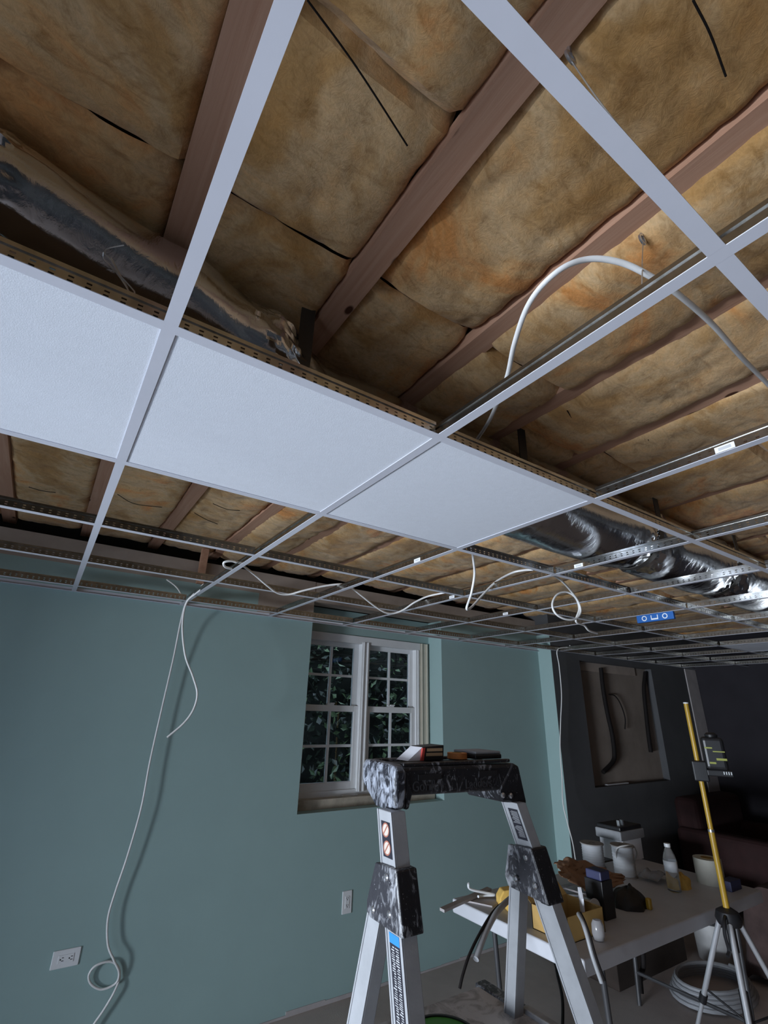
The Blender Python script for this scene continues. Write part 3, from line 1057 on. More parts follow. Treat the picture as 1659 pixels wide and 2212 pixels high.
def letters(txt, x0, z, size, name):
    cu = bpy.data.curves.new(name, 'FONT')
    cu.body = txt
    cu.size = size
    cu.extrude = 0.0006
    tmp = bpy.data.objects.new(name, cu)
    COL.objects.link(tmp)
    bpy.context.view_layer.update()
    me = bpy.data.meshes.new_from_object(tmp.evaluated_get(bpy.context.evaluated_depsgraph_get()))
    bpy.data.objects.remove(tmp)
    me.name = name
    me.materials.clear()
    me.materials.append(MATS['letter_grey'])
    me.transform(Matrix.Translation((x0, ytop0 - 0.0004, z + DZ)) @ Matrix.Rotation(math.radians(90), 4, 'X'))
    return link(name, me, traybar)


letters('Gorilla', 0.885, -0.197, 0.034, 'lettering')
letters('Ladders', 1.075, -0.200, 0.034, 'lettering')

# rails: rail(front-left edge line) with section width wx (x) and depth dy (y)


def rail(name, P0, P1, wx, dy, mat, face=None):
    o = MB().beam(P0, P1, (wx, 0, 0), (0, dy, 0)).build(name, mat, lad, bevel=0.002)
    # extruded lips along both edges of the lit face
    P0, P1 = Vector(P0), Vector(P1)
    lip = MB()
    for off in (0.0, dy - 0.005):
        q = Vector((-0.0022, off, 0))
        lip.beam(P0 + q, P1 + q, (0.0022, 0, 0), (0, 0.005, 0))
    lip.build('lip', mat, o)
    return o


def ext(P0, P1, z):
    P0, P1 = Vector(P0), Vector(P1)
    return P0 + (P1 - P0) * ((z - P0.z) / (P1.z - P0.z))


L0, L1 = V(0.803, -2.229, -0.235), V(0.790, -2.322, -0.59)
R0, R1 = V(1.257, -2.231, -0.245), V(1.345, -2.352, -0.71)
Lf, Rf = ext(L0, L1, 0.02), ext(R0, R1, 0.02)
front_l = rail('rail', L0, Lf, 0.042, 0.064, 'aluminium')
front_r = rail('rail', R0, Rf, 0.036, 0.064, 'aluminium')
RL0, RL1 = V(0.800, -2.195, -0.42), V(0.790, -2.144, -0.661)
RR0, RR1 = V(1.285, -2.200, -0.43), V(1.330, -2.112, -0.728)
RL0 = ext(V(0.800, -2.195, -0.459), RL1, DZ - 0.42)
rear_l = rail('rear_leg', RL0, ext(RL0, RL1, 0.02), 0.036, 0.056, 'aluminium')
rear_r = rail('rear_leg', RR0, ext(RR0, RR1, 0.02), 0.036, 0.040, 'aluminium')
for P, dy in ((Lf, 0.064), (Rf, 0.064), (ext(RL0, RL1, 0.02), 0.056), (ext(RR0, RR1, 0.02), 0.04)):
    MB().box((P.x - 0.006, P.y - 0.006, 0), (P.x + 0.046, P.y + dy + 0.006, 0.045)).build('foot', 'black_rubber', lad, bevel=0.004)
# hinge brackets: plate on the lit side wrapped round the front
hl = MB()
hl.prism([V(0.788, -2.270, -0.342), V(0.788, -2.183, -0.346), V(0.788, -2.150, -0.430), V(0.788, -2.150, -0.452), V(0.788, -2.166, -0.460), V(0.788, -2.298, -0.462)], (0.014, 0, 0))
hl.build('hinge_bracket', 'splat_mid', lad, bevel=0.003)
MB().beam(V(0.789, -2.272, -0.344), V(0.789, -2.300, -0.462), (0.060, 0, 0), (0, 0.03, 0)).build('hinge_cover', 'splat_light', lad, bevel=0.004)
hr = MB()
hr.prism([V(1.262, -2.262, -0.352), V(1.262, -2.178, -0.357), V(1.270, -2.150, -0.44), V(1.274, -2.158, -0.466), V(1.282, -2.290, -0.478)], (0.014, 0, 0))
hr.build('hinge_bracket', 'splat_mid', lad, bevel=0.003)
MB().beam(V(1.264, -2.264, -0.352), V(1.284, -2.294, -0.480), (0.066, 0, 0), (0, 0.03, 0)).build('hinge_cover', 'splat_light', lad, bevel=0.004)
for (u, v, x) in ((835, 1895, 0.787), (841, 1975, 0.787), (806, 1965, 0.787), (1135, 1853, 1.262), (1113, 1898, 1.262), (1155, 1914, 1.269)):
    P = on_x(u, v, x)
    MB().lathe([(0.0, -0.004), (0.004, -0.004), (0.0075, -0.001), (0.0075, 0.004)], P, 16, 'x').build('rivet', 'steel', lad, smooth=True)
# stickers on the lit faces


def on_rail(P0, P1, t0, t1, y0, y1, name, mat, parent, lift=0.0006, thick=0.0005):
    P0, P1 = Vector(P0), Vector(P1)
    a, c = P0 + (P1 - P0) * t0, P0 + (P1 - P0) * t1
    o = MB().beam(a + Vector((-lift - thick, y0, 0)), c + Vector((-lift - thick, y0, 0)), (thick, 0, 0), (0, y1 - y0, 0)).build(name, mat, parent)
    return o


def tz(P0, P1, zrel):
    return ((zrel + DZ) - P0.z) / (P1.z - P0.z)


lt = lambda z: tz(L0, Lf, z)
rt = lambda z: tz(R0, Rf, z)
wl1 = on_rail(L0, Lf, lt(-0.258), lt(-0.330), 0.012, 0.050, 'warning_sticker', 'label_black', front_l)
for zc, cmat in ((-0.275, 'label_cream'), (-0.311, 'label_cream')):
    c0 = L0 + (Lf - L0) * lt(zc)
    disc = MB().lathe([(0.0, -0.0016), (0.0145, -0.0016), (0.0145, -0.0011)], c0 + Vector((0, 0.031, 0)), 20, 'x')
    disc.build('pictogram', cmat, front_l)
    MB().lathe([(0.0125, -0.0020), (0.0155, -0.0020), (0.0155, -0.0012)], c0 + Vector((0, 0.031, 0)), 20, 'x', cap=False).build('pictogram_ring', 'label_orange', front_l)
    MB().beam(c0 + Vector((-0.0022, 0.022, 0.010)), c0 + Vector((-0.0022, 0.038, -0.010)), (0, 0.004, 0), (0.0005, 0, 0)).build('pictogram_bar', 'label_orange', front_l)
on_rail(L0, Lf, lt(-0.466), lt(-0.483), 0.012, 0.050, 'blue_sticker', 'label_blue', front_l)
on_rail(L0, Lf, lt(-0.483), lt(-0.72), 0.012, 0.050, 'text_sticker', 'label_black', front_l)
rr = random.Random(11)
tx = MB()
for c0_, c1_ in ((0.016, 0.031), (0.033, 0.046)):
    z = -0.487
    while z > -0.715:
        h = rr.choice([0.0012, 0.0016, 0.0022])
        w_ = rr.uniform(0.5, 1.0)
        a = L0 + (Lf - L0) * lt(z)
        tx.beam(a + Vector((-0.0016, c0_, 0)), a + Vector((-0.0016, c0_, -h)), (0.0004, 0, 0), (0, (c1_ - c0_) * w_, 0))
        z -= h + rr.uniform(0.0016, 0.0026)
tag(tx.build('sticker_print', 'label_grey', front_l), kind='stuff')
on_rail(R0, Rf, rt(-0.262), rt(-0.338), 0.010, 0.046, 'warning_sticker', 'label_black', front_r)
tx = MB()
for (za, zb) in ((-0.268, -0.298), (-0.304, -0.332)):
    z = za
    while z > zb:
        a = R0 + (Rf - R0) * rt(z)
        tx.beam(a + Vector((-0.0016, 0.013, 0)), a + Vector((-0.0016, 0.013, -0.0008)), (0.0004, 0, 0), (0, rr.uniform(0.018, 0.030), 0))
        z -= 0.0026
tag(tx.build('sticker_print', 'label_grey', front_r), kind='stuff')
# standing platform and treads
PZ = DZ - 0.80
MB().box((0.845, -2.36, PZ - 0.035), (1.400, -1.905, PZ)).build('platform', 'platform_paint', lad, bevel=0.006)
MB().box((1.375, -2.075, PZ - 0.01), (1.418, -1.895, PZ + 0.006)).build('platform_edge', 'splat_mid', lad, bevel=0.004)
MB().box((1.385, -2.36, PZ - 0.02), (1.412, -2.075, PZ + 0.012)).build('platform_rail', 'aluminium_dull', lad, bevel=0.003)
for zt_ in (0.29, 0.58):
    A, B = ext(L0, L1, zt_), ext(R0, R1, zt_)
    MB().box((A.x + 0.02, A.y + 0.0, zt_ - 0.03), (B.x + 0.01, A.y + 0.085, zt_)).build('tread', 'aluminium_dull', lad, bevel=0.003)
A, B = ext(RL0, RL1, 0.35), ext(RR0, RR1, 0.35)
MB().box((A.x + 0.02, A.y + 0.012, 0.34), (B.x + 0.01, A.y + 0.035, 0.37)).build('rear_brace', 'aluminium_dull', lad, bevel=0.002)

# things on the ladder
P = on_y(925, 1625, -2.13)
bxz = DZ - 0.1305
bb = empty('bit_box', (0.97, -2.12, bxz), 'open red white and black packet of bits on ladder tray', 'box')
MB().prism([(0.952, -2.16, bxz), (1.035, -2.16, bxz), (1.037, -2.16, bxz + 0.040), (0.958, -2.16, bxz + 0.036)], (0, 0.06, 0)).build('body', 'black_plastic', bb, bevel=0.002)
MB().prism([(0.905, -2.158, bxz + 0.001), (0.951, -2.158, bxz + 0.001), (0.957, -2.158, bxz + 0.035)], (0, 0.055, 0)).build('flap', 'box_white', bb)
MB().prism([(0.948, -2.163, bxz + 0.001), (0.958, -2.163, bxz + 0.001), (0.964, -2.163, bxz + 0.034), (0.955, -2.163, bxz + 0.033)], (0, 0.06, 0)).build('side_stripe', 'box_red', bb)
MB().box((0.969, -2.1612, bxz + 0.012), (1.030, -2.160, bxz + 0.020)).box((0.972, -2.1612, bxz + 0.024), (1.030, -2.160, bxz + 0.032)).build('bit_row', 'box_tan', bb)
tp = empty('tape_roll', (1.12, -2.13, bxz), 'small roll of orange tape lying on ladder tray', 'tape')
MB().lathe([(0.015, 0), (0.030, 0), (0.030, 0.016), (0.015, 0.016), (0.015, 0)], (1.115, -2.13, bxz), 24, 'z', cap=False).build('tape', 'tape_orange', tp, smooth=True)
MB().lathe([(0.013, 0), (0.015, 0), (0.015, 0.017), (0.013, 0.017), (0.013, 0)], (1.115, -2.13, bxz), 24, 'z', cap=False).build('core', 'cardboard', tp, smooth=True)
cl = empty('tool_case', (1.20, -2.12, bxz), 'flat dark clear-topped case at right end of ladder tray', 'case')
MB().box((1.150, -2.175, bxz), (1.262, -2.07, bxz + 0.013)).build('base', 'black_plastic', cl, bevel=0.003)
MB().box((1.152, -2.173, bxz + 0.013), (1.260, -2.072, bxz + 0.021)).build('lid', 'case_grey', cl, bevel=0.003)
gp = empty('green_pouch', (1.08, -2.05, PZ), 'bright green plastic lid lying on ladder platform', 'lid')
MB().lathe([(0.0, 0.010), (0.085, 0.010), (0.090, 0.008), (0.090, 0.0), (0.0, 0.0)], (1.10, -2.06, PZ), 40, 'z', cap=False).build('lid_top', 'green_plastic', gp, smooth=True)
MB().lathe([(0.090, 0.0), (0.097, 0.0), (0.097, 0.012), (0.090, 0.012), (0.090, 0.0)], (1.10, -2.06, PZ), 40, 'z', cap=False).build('lid_rim', 'black_plastic', gp, smooth=True)

# ------------------------------------------------------------------ folding table
TX0, TX1, TY0, TY1, TZ = 2.13, 3.86, -1.74, -0.93, 0.735
tab = empty('folding_table', ((TX0 + TX1) / 2, (TY0 + TY1) / 2, 0), 'white plastic folding table loaded with tools and scraps behind ladder', 'table')
MB().box((TX0, TY0, TZ - 0.062), (TX1, TY1, TZ)).build('table_top', 'table_plastic', tab, bevel=0.008, seg=3)
for x in (TX0 + 0.22, TX1 - 0.22):
    for y in (TY0 + 0.08, TY1 - 0.08):
        MB().tube([(x, y, TZ - 0.062), (x + (0.05 if x < 3 else -0.05), y, 0.0)], 0.013, 10).build('leg', 'table_leg', tab, smooth=True)
    MB().tube([(x + (0.04 if x < 3 else -0.04), TY0 + 0.08, 0.16), (x + (0.04 if x < 3 else -0.04), TY1 - 0.08, 0.16)], 0.010, 8).build('crossbar', 'table_leg', tab, smooth=True)


def T(u, v, h=0.0):
    return on_z(u, v, TZ + h)


TG = 'clutter on the folding table'


def spool(u, v, w_px, h_px, label):
    P = T(u, v)
    s_ = m_per_px(P)
    r, h = w_px * s_ / 2, h_px * s_ * 0.95
    e = empty('cable_spool', P, label, 'spool', 'white cable spools on the folding table')
    prof = [(r * 0.98, 0.0)]
    n = 9
    for i in range(n):
        z0, z1 = h * (0.04 + 0.92 * i / n), h * (0.04 + 0.92 * (i + 1) / n)
        prof += [(r * 0.93, z0), (r * 0.97, (z0 + z1) / 2), (r * 0.93, z1)]
    MB().lathe(prof[1:], P, 28).build('cable_windings', 'spool_white', e, smooth=True)
    for z in (0.0, h * 0.96):
        MB().lathe([(r * 0.3, z), (r * 1.06, z), (r * 1.06, z + 0.006), (r * 0.3, z + 0.006), (r * 0.3, z)], P, 28, cap=False).build('flange', 'spool_rim', e, smooth=True)
    return e, P, r, h


spool(1284, 1872, 46, 46, 'white cable spool beside the hanging cable, further from the bottle')
e, P, r, h = spool(1352, 1892, 46, 60, 'tall white cable spool with a loose cable end, nearest the bottle')
MB().tube(spline([P + Vector((-r, 0.01, h * 0.6)), P + Vector((-r * 1.25, -0.02, h * 0.95)), P + Vector((-r * 0.5, -r * 0.8, h * 1.05)), P + Vector((r * 0.9, -r * 0.6, h * 0.98)), P + Vector((r * 1.6, -0.03, h * 0.7)), P + Vector((r * 1.7, 0, h * 0.35))], 6), 0.0042, 8).build('loose_end', 'cable_white', e, smooth=True)

P = T(1378, 1862)
e = empty('equipment_case', P, 'grey flat tool case resting on a carton behind the spools', 'case', TG)
MB().box((P.x - 0.13, P.y + 0.02, TZ + 0.125), (P.x + 0.17, P.y + 0.22, TZ + 0.185)).build('case_body', 'case_grey', e, bevel=0.008)
MB().box((P.x - 0.12, P.y + 0.025, TZ + 0.185), (P.x + 0.15, P.y + 0.21, TZ + 0.21)).build('case_lid', 'black_plastic', e, bevel=0.006)
for dx in (-0.08, -0.04):
    MB().box((P.x + dx, P.y + 0.05, TZ + 0.21), (P.x + dx + 0.015, P.y + 0.07, TZ + 0.245)).build('clip', 'steel', e)
o = MB().box((P.x - 0.10, P.y + 0.03, TZ), (P.x + 0.13, P.y + 0.21, TZ + 0.125)).build('carton', 'box_white', bevel=0.002)
tag(o, 'pale carton under the grey tool case at table back', 'box', TG)

# water bottle
P = T(1458, 1926)
s_ = m_per_px(P)
bt = empty('water_bottle', P, 'clear plastic water bottle with white cap and label on table', 'bottle')
R_ = 13.5 * s_
Hh = 88 * s_
MB().lathe([(R_ * 0.8, 0), (R_, 0.006), (R_ * 0.97, Hh * 0.12), (R_, Hh * 0.2), (R_ * 0.97, Hh * 0.32), (R_, Hh * 0.4), (R_, Hh * 0.66), (R_ * 0.8, Hh * 0.78), (R_ * 0.45, Hh * 0.90), (R_ * 0.42, Hh * 0.94)], P, 24).build('bottle_body', 'clear_plastic', bt, smooth=True)
MB().lathe([(R_ * 1.01, Hh * 0.42), (R_ * 1.01, Hh * 0.64)], P, 24, cap=False).build('label', 'bottle_label', bt, smooth=True, solid=0.0006)
MB().lathe([(R_ * 0.48, Hh * 0.925), (R_ * 0.48, Hh), (0, Hh)], P, 20).build('cap', 'plate_white', bt, smooth=True)

# white tub / roll
P = T(1537, 1908)
s_ = m_per_px(P)
R_ = 27 * s_
tb = empty('joint_tape_roll', P, 'cream paper joint tape roll near the yellow pole', 'tape roll', TG)
MB().lathe([(R_ * 0.45, 0), (R_, 0), (R_, 46 * s_), (R_ * 0.45, 46 * s_), (R_ * 0.45, 0)], P, 30, cap=False).build('tape_windings', 'roll_cream', tb, smooth=True)
MB().lathe([(R_ * 0.40, 0), (R_ * 0.45, 0), (R_ * 0.45, 46 * s_ + 0.002), (R_ * 0.40, 46 * s_ + 0.002), (R_ * 0.40, 0)], P, 30, cap=False).build('core', 'cardboard', tb, smooth=True)
o = MB().box((P.x - R_ * 1.0, P.y - R_ * 1.9, TZ), (P.x + R_ * 0.7, P.y - R_ * 1.1, TZ + 0.05)).build('blue_box', 'navy', bevel=0.003)
tag(o, 'small navy blue box in front of the cream tape roll', 'box', TG)

# crumpled brown paper propped on the scraps
top_e = [on_y(1198, 1862, -1.12), on_y(1222, 1852, -1.14), on_y(1262, 1860, -1.18), on_y(1310, 1878, -1.24), on_y(1350, 1893, -1.30)]
bot_e = [on_y(1215, 1893, -1.34), on_y(1235, 1905, -1.36), on_y(1262, 1925, -1.38), on_y(1295, 1935, -1.40), on_y(1345, 1908, -1.36)]


def paper(a, b_):
    i = min(int(a * 4), 3)
    t = a * 4 - i
    p = top_e[i].lerp(top_e[i + 1], t).lerp(bot_e[i].lerp(bot_e[i + 1], t), b_)
    return (p.x + 0.02 * noise.noise(Vector((a * 6, b_ * 6, 2))), p.y + 0.035 * noise.noise(Vector((a * 4, b_ * 3, 1))) + 0.015 * noise.noise(Vector((a * 15, b_ * 12, 4))), max(p.z + 0.01 * noise.noise(Vector((a * 9, b_ * 9, 6))), TZ + 0.004))


tag(MB().grid(paper, 40, 24).build('kraft_paper_sheet', 'kraft_paper', smooth=True, solid=0.0015), 'crumpled sheet of brown kraft paper lying over the table clutter', 'paper')

P = T(1312, 1990)
o = MB().box((P.x - 0.01, P.y, TZ), (P.x + 0.08, P.y + 0.10, TZ + 0.16)).build('dark_carton', 'black_plastic', bevel=0.003)
tag(o, 'black upright carton beside the small wire spool', 'box', TG)
o = MB().box((P.x - 0.008, P.y + 0.002, TZ + 0.1602), (P.x + 0.07, P.y + 0.09, TZ + 0.20)).build('blue_packet', 'navy', bevel=0.006)
tag(o, 'dark blue packet sitting on the black carton', 'packet', TG)
P = T(1287, 1992)
s_ = m_per_px(P)
e = empty('wire_spool', P, 'small wire spool lying on its side, white end disc facing out', 'spool', TG)
R_ = 21 * s_
MB().lathe([(0.0, -0.004), (R_, -0.004), (R_, 0.0), (0.0, 0.0)], P + Vector((0, 0, R_)), 28, 'y', cap=False).build('end_disc', 'plate_white', e, smooth=True)
MB().lathe([(R_ * 0.8, 0.0), (R_ * 0.85, 0.03), (R_ * 0.8, 0.06)], P + Vector((0, 0, R_)), 28, 'y').build('windings', 'steel', e, smooth=True)
MB().lathe([(0.0, 0.06), (R_, 0.06), (R_, 0.064), (0.0, 0.064)], P + Vector((0, 0, R_)), 28, 'y', cap=False).build('end_disc', 'plate_white', e, smooth=True)
MB().lathe([(0.0, -0.0045), (R_ * 0.25, -0.0045), (R_ * 0.25, -0.004)], P + Vector((0, 0, R_)), 18, 'y').build('hub_hole', 'slot_dark', e)

# open cardboard box at the near left corner
P = T(1170, 2008)
cb = empty('cardboard_box', (P.x + 0.08, P.y + 0.08, TZ), 'open yellow brown cardboard box at near corner of table', 'box')
x0, x1, y0, y1, hh = 2.20, 2.47, -1.62, -1.42, 0.095
for lo, hi in (((x0, y0, TZ), (x0 + 0.004, y1, TZ + hh)), ((x1 - 0.004, y0, TZ), (x1, y1, TZ + hh)), ((x0, y0, TZ), (x1, y0 + 0.004, TZ + hh)), ((x0, y1 - 0.004, TZ), (x1, y1, TZ + hh))):
    MB().box(lo, hi).build('box_side', 'cardboard', cb)
MB().box((x0, y0, TZ), (x1, y1, TZ + 0.003)).build('box_bottom', 'cardboard', cb)
MB().prism([(x0, y1, TZ + hh), (x1, y1, TZ + hh), (x1, y1 + 0.05, TZ + hh + 0.04), (x0, y1 + 0.05, TZ + hh + 0.04)], (0, 0.002, 0.003)).build('box_flap', 'cardboard', cb)
o = MB().prism([(2.40, -1.56, TZ + 0.004), (2.46, -1.50, TZ + 0.004), (2.47, -1.49, TZ + 0.14), (2.43, -1.53, TZ + 0.155), (2.40, -1.56, TZ + 0.12)], (0.006, -0.006, 0)).build('paint_card', 'box_white')
tag(o, 'white folded card with dark spots standing in the cardboard box', 'card', TG)
P = T(1250, 2000, 0.0)
o = MB().lathe([(0.0, 0.0), (0.022, 0.003), (0.028, 0.025), (0.026, 0.06), (0.018, 0.075), (0.0, 0.078)], (2.36, -1.66, TZ), 14).build('plastic_bag', 'plastic_film', smooth=True)
tag(o, 'small clear crumpled plastic bag in front of the cardboard box', 'bag', TG)

# sponges and offcuts at the far left corner
P = T(1083, 1945)
o = MB().prism([(2.26, -1.16, TZ), (2.36, -1.20, TZ), (2.36, -1.20, TZ + 0.05), (2.33, -1.19, TZ + 0.075), (2.28, -1.17, TZ + 0.07), (2.26, -1.16, TZ + 0.04)], (0.03, 0.06, 0)).build('sponge', 'sponge_yellow', bevel=0.006)
tag(o, 'large yellow grout sponge standing at far corner of table', 'sponge', 'yellow sponges on the folding table')
o = MB().prism([(2.24, -1.24, TZ), (2.32, -1.27, TZ), (2.32, -1.27, TZ + 0.03), (2.24, -1.24, TZ + 0.035)], (0.02, 0.05, 0)).build('sponge', 'sponge_yellow', bevel=0.006)
tag(o, 'small flat yellow sponge in front of the large sponge', 'sponge', 'yellow sponges on the folding table')
A, B = T(960, 1972, 0.012), T(1062, 1925, 0.012)
o = MB().beam(A, B, (0.0, 0.035, 0), (0, 0, 0.012)).build('drywall_strip', 'mud_strip')
tag(o, 'pale flat strip poking past the far left table corner', 'offcut', TG)
A, B = T(1000, 1945, 0.001), T(1060, 1950, 0.001)
o = MB().prism([(2.15, -1.0, TZ), (2.30, -1.0, TZ), (2.36, -1.10, TZ), (2.22, -1.14, TZ)], (0, 0, 0.008)).build('drywall_scrap', 'mud_strip')
tag(o, 'flat grey board scrap lying on far left table corner', 'scrap', TG)
o = MB().tube(spline([(2.20, -1.06, TZ + 0.03), (2.25, -1.05, TZ + 0.025), (2.30, -1.08, TZ + 0.03), (2.17, -1.04, TZ + 0.06), (2.15, -1.04, TZ + 0.09)], 6), 0.006, 8).build('paper_curl', 'plate_white', smooth=True)
tag(o, 'curled white paper strip on board scrap', 'paper', TG)
for i, (u0, v0, u1, v1) in enumerate(((1200, 1915, 1300, 1945), (1195, 1925, 1255, 1908), (1210, 1935, 1310, 1940))):
    A, B = T(u0, v0, 0.02 + 0.012 * i), T(u1, v1, 0.02 + 0.012 * i)
    o = MB().beam(A, B, (0, 0.02, 0), (0, 0, 0.008)).build('tee_offcut', ['mud_strip', 'aluminium_dull', 'aluminium'][i])
    tag(o, ['pale', 'dull grey', 'bright'][i] + ' metal tee offcut lying across the table behind the cardboard box', 'offcut', 'tee offcuts on the folding table')

# pieces hanging over the near edge
def hang(name, pts, r, mat, label, cat):
    o = MB().tube(spline([on_y(*q) for q in pts], 8), r, 10).build(name, mat, smooth=True)
    return tag(o, label, cat)


hang('metal_conduit', [(1110, 1935, -1.30), (1090, 1952, -1.34), (1070, 1975, -1.38), (1050, 2012, -1.42), (1037, 2045, -1.45), (1028, 2072, -1.47)], 0.013, 'aluminium', 'bent silver conduit piece hanging over the left edge of table', 'conduit')
hang('power_lead', [(1105, 1950, -1.28), (1088, 1950, -1.33), (1065, 1970, -1.37), (1040, 2010, -1.42), (1015, 2060, -1.46), (1000, 2105, -1.48), (993, 2135, -1.49)], 0.006, 'hose_black', 'black cord hanging over left table edge beside the conduit', 'lead')
hang('metal_strip', [(1250, 1975, -1.70), (1258, 1990, -1.77), (1268, 2020, -1.80), (1280, 2065, -1.82), (1300, 2123, -1.84)], 0.009, 'aluminium', 'straight silver metal strip hanging over the near table edge', 'strip')
hang('black_strip', [(1254, 1972, -1.69), (1263, 1990, -1.755), (1274, 2020, -1.775), (1287, 2065, -1.79), (1306, 2118, -1.80)], 0.005, 'hose_black', 'thin black strip alongside the hanging silver strip', 'strip')

# dark bag with a glint, yellow cloth, film
P = T(1385, 1965)


def bag(a, b_):
    th = a * 2 * math.pi
    h = b_ * math.pi * 0.5
    r = 1 + 0.18 * noise.noise(Vector((math.cos(th) * 2, math.sin(th) * 2, b_ * 3)))
    return (P.x + 0.10 * math.cos(th) * math.cos(h) * r, P.y + 0.06 + 0.08 * math.sin(th) * math.cos(h) * r, TZ + 0.085 * math.sin(h) * r)


tag(MB().grid(bag, 28, 12).build('tool_pouch', 'black_rubber', smooth=True), 'slumped black tool pouch in the middle of the table', 'pouch', TG)
o = MB().box((P.x + 0.03, P.y - 0.035, TZ), (P.x + 0.055, P.y - 0.01, TZ + 0.05)).build('pouch_glint', 'pole_yellow', bevel=0.006)  # yellow block added to stand in for the glint on the bag
tag(o, 'small yellow block as painted fitting shining in front of the black pouch', 'highlight', TG)
P2 = T(1483, 1920)


def cloth(a, b_):
    th = a * 2 * math.pi
    h = b_ * math.pi * 0.5
    r = 1 + 0.25 * noise.noise(Vector((math.cos(th) * 2 + 5, math.sin(th) * 2, b_ * 3)))
    return (P2.x + 0.07 * math.cos(th) * math.cos(h) * r, P2.y + 0.03 + 0.05 * math.sin(th) * math.cos(h) * r, TZ + 0.07 * math.sin(h) * r)


tag(MB().grid(cloth, 24, 10).build('yellow_rag', 'sponge_yellow', smooth=True), 'crumpled yellow rag behind the water bottle', 'rag', TG)
P3 = T(1425, 1905)


def film(a, b_):
    return (P3.x + 0.16 * (a - 0.5), P3.y + 0.12 * (b_ - 0.3), TZ + 0.02 + 0.02 * noise.noise(Vector((a * 4, b_ * 4, 8))) + 0.03 * (1 - abs(2 * a - 1)))


tag(MB().grid(film, 16, 12).build('plastic_wrap', 'plastic_film', smooth=True, solid=0.001), 'loose clear plastic wrap left of the water bottle', 'wrap', TG)

# ------------------------------------------------------------------ under the table
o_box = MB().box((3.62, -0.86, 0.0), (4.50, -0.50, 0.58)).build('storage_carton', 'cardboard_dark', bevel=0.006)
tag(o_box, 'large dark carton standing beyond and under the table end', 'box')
bk = empty('paint_bucket', (4.72, -0.98, 0), 'off white plastic bucket with dark band under table end', 'bucket')
MB().lathe([(0.13, 0.0), (0.15, 0.36), (0.157, 0.36), (0.157, 0.38), (0.145, 0.38)], (4.72, -0.98, 0), 32).build('bucket_body', 'bucket_white', bk, smooth=True)
MB().lathe([(0.1465, 0.24), (0.1485, 0.27), (0.1505, 0.27), (0.149, 0.24)], (4.72, -0.98, 0), 32, cap=False).build('bucket_band', 'black_plastic', bk, smooth=True)
cc = empty('hose_coil', (4.2, -1.05, 0), 'coil of flat pale hose lying on floor behind tripod', 'hose')
coil = []
Pc = on_z(1500, 2120, 0.03)
for i in range(5 * 24 + 1):
    a = 2 * math.pi * i / 24
    rr_ = 0.30 - 0.012 * (i / 24)
    coil.append((Pc.x + rr_ * math.cos(a) * 1.1, Pc.y - 0.12 + rr_ * 0.75 * math.sin(a), 0.014 + 0.018 * (i / 24)))
MB().tube(coil, 0.012, 8).build('coil_turns', 'case_grey', cc, smooth=True)
hose = MB().tube(spline([on_z(1385, 2145, 0.02), on_z(1383, 2110, 0.10), on_z(1390, 2078, 0.2), (3.72, -1.0, 0.40), (3.70, -1.02, 0.685)], 6), 0.016, 10).build('black_hose', 'hose_black', smooth=True)
tag(hose, 'short thick black hose hanging under the table onto floor', 'hose')
cd = MB().tube(spline([on_z(1165, 2060, 0.02), on_z(1195, 2075, 0.02), on_z(1205, 2110, 0.015), on_z(1215, 2160, 0.015), on_z(1215, 2230, 0.015)], 8), 0.009, 8).build('floor_cord', 'hose_black', smooth=True)
tag(cd, 'black power cord running on the floor behind ladder leg', 'cord')

# ------------------------------------------------------------------ laser level on its yellow pole and tripod
HUB = on_y(1572, 1985, -1.86)
tri = empty('laser_pole', (HUB.x, HUB.y, 0), 'yellow telescopic laser pole on a silver tripod right of table', 'tripod')
TOPZ = on_y(1488, 1520, -1.86).z
hx, hy = HUB.x + 0.01, HUB.y
MB().tube([(hx, hy, HUB.z - 0.10), (hx, hy, 1.12)], 0.0145, 14).build('lower_pole', 'pole_yellow', tri, smooth=True)
MB().tube([(hx, hy, 1.12), (hx, hy, TOPZ)], 0.0125, 14).build('upper_pole', 'pole_yellow', tri, smooth=True)
MB().tube([(hx, hy, 1.115), (hx, hy, 1.127)], 0.0155, 14).build('collar', 'steel', tri, smooth=True)
MB().tube([(hx, hy, TOPZ - 0.001), (hx, hy, TOPZ + 0.006)], 0.0135, 14).build('pole_cap', 'plate_white', tri, smooth=True)
hb = MB()
hb.lathe([(0.02, -0.03), (0.05, -0.025), (0.06, 0.0), (0.05, 0.03), (0.025, 0.045)], (hx, hy, HUB.z), 20)
hb.build('hub', 'black_plastic', tri, smooth=True)
MB().tube(spline([(hx - 0.02, hy, HUB.z + 0.02), (hx - 0.09, hy - 0.02, HUB.z + 0.01), (hx - 0.11, hy - 0.02, HUB.z - 0.04), (hx - 0.10, hy - 0.02, HUB.z - 0.10), (hx - 0.125, hy - 0.02, HUB.z - 0.12)], 6), 0.008, 8).build('clamp_lever', 'black_plastic', tri, smooth=True)
MB().tube([(hx, hy, HUB.z - 0.03), (hx, hy, HUB.z - 0.13)], 0.020, 12).build('lower_collar', 'black_plastic', tri, smooth=True)
MB().tube([(hx, hy, HUB.z - 0.13), (hx, hy, HUB.z - 0.28)], 0.010, 12).build('centre_column', 'tripod_tube', tri, smooth=True)
MB().tube([(hx, hy, HUB.z - 0.28), (hx, hy, HUB.z - 0.50)], 0.020, 12).build('column_sleeve', 'black_plastic', tri, smooth=True)
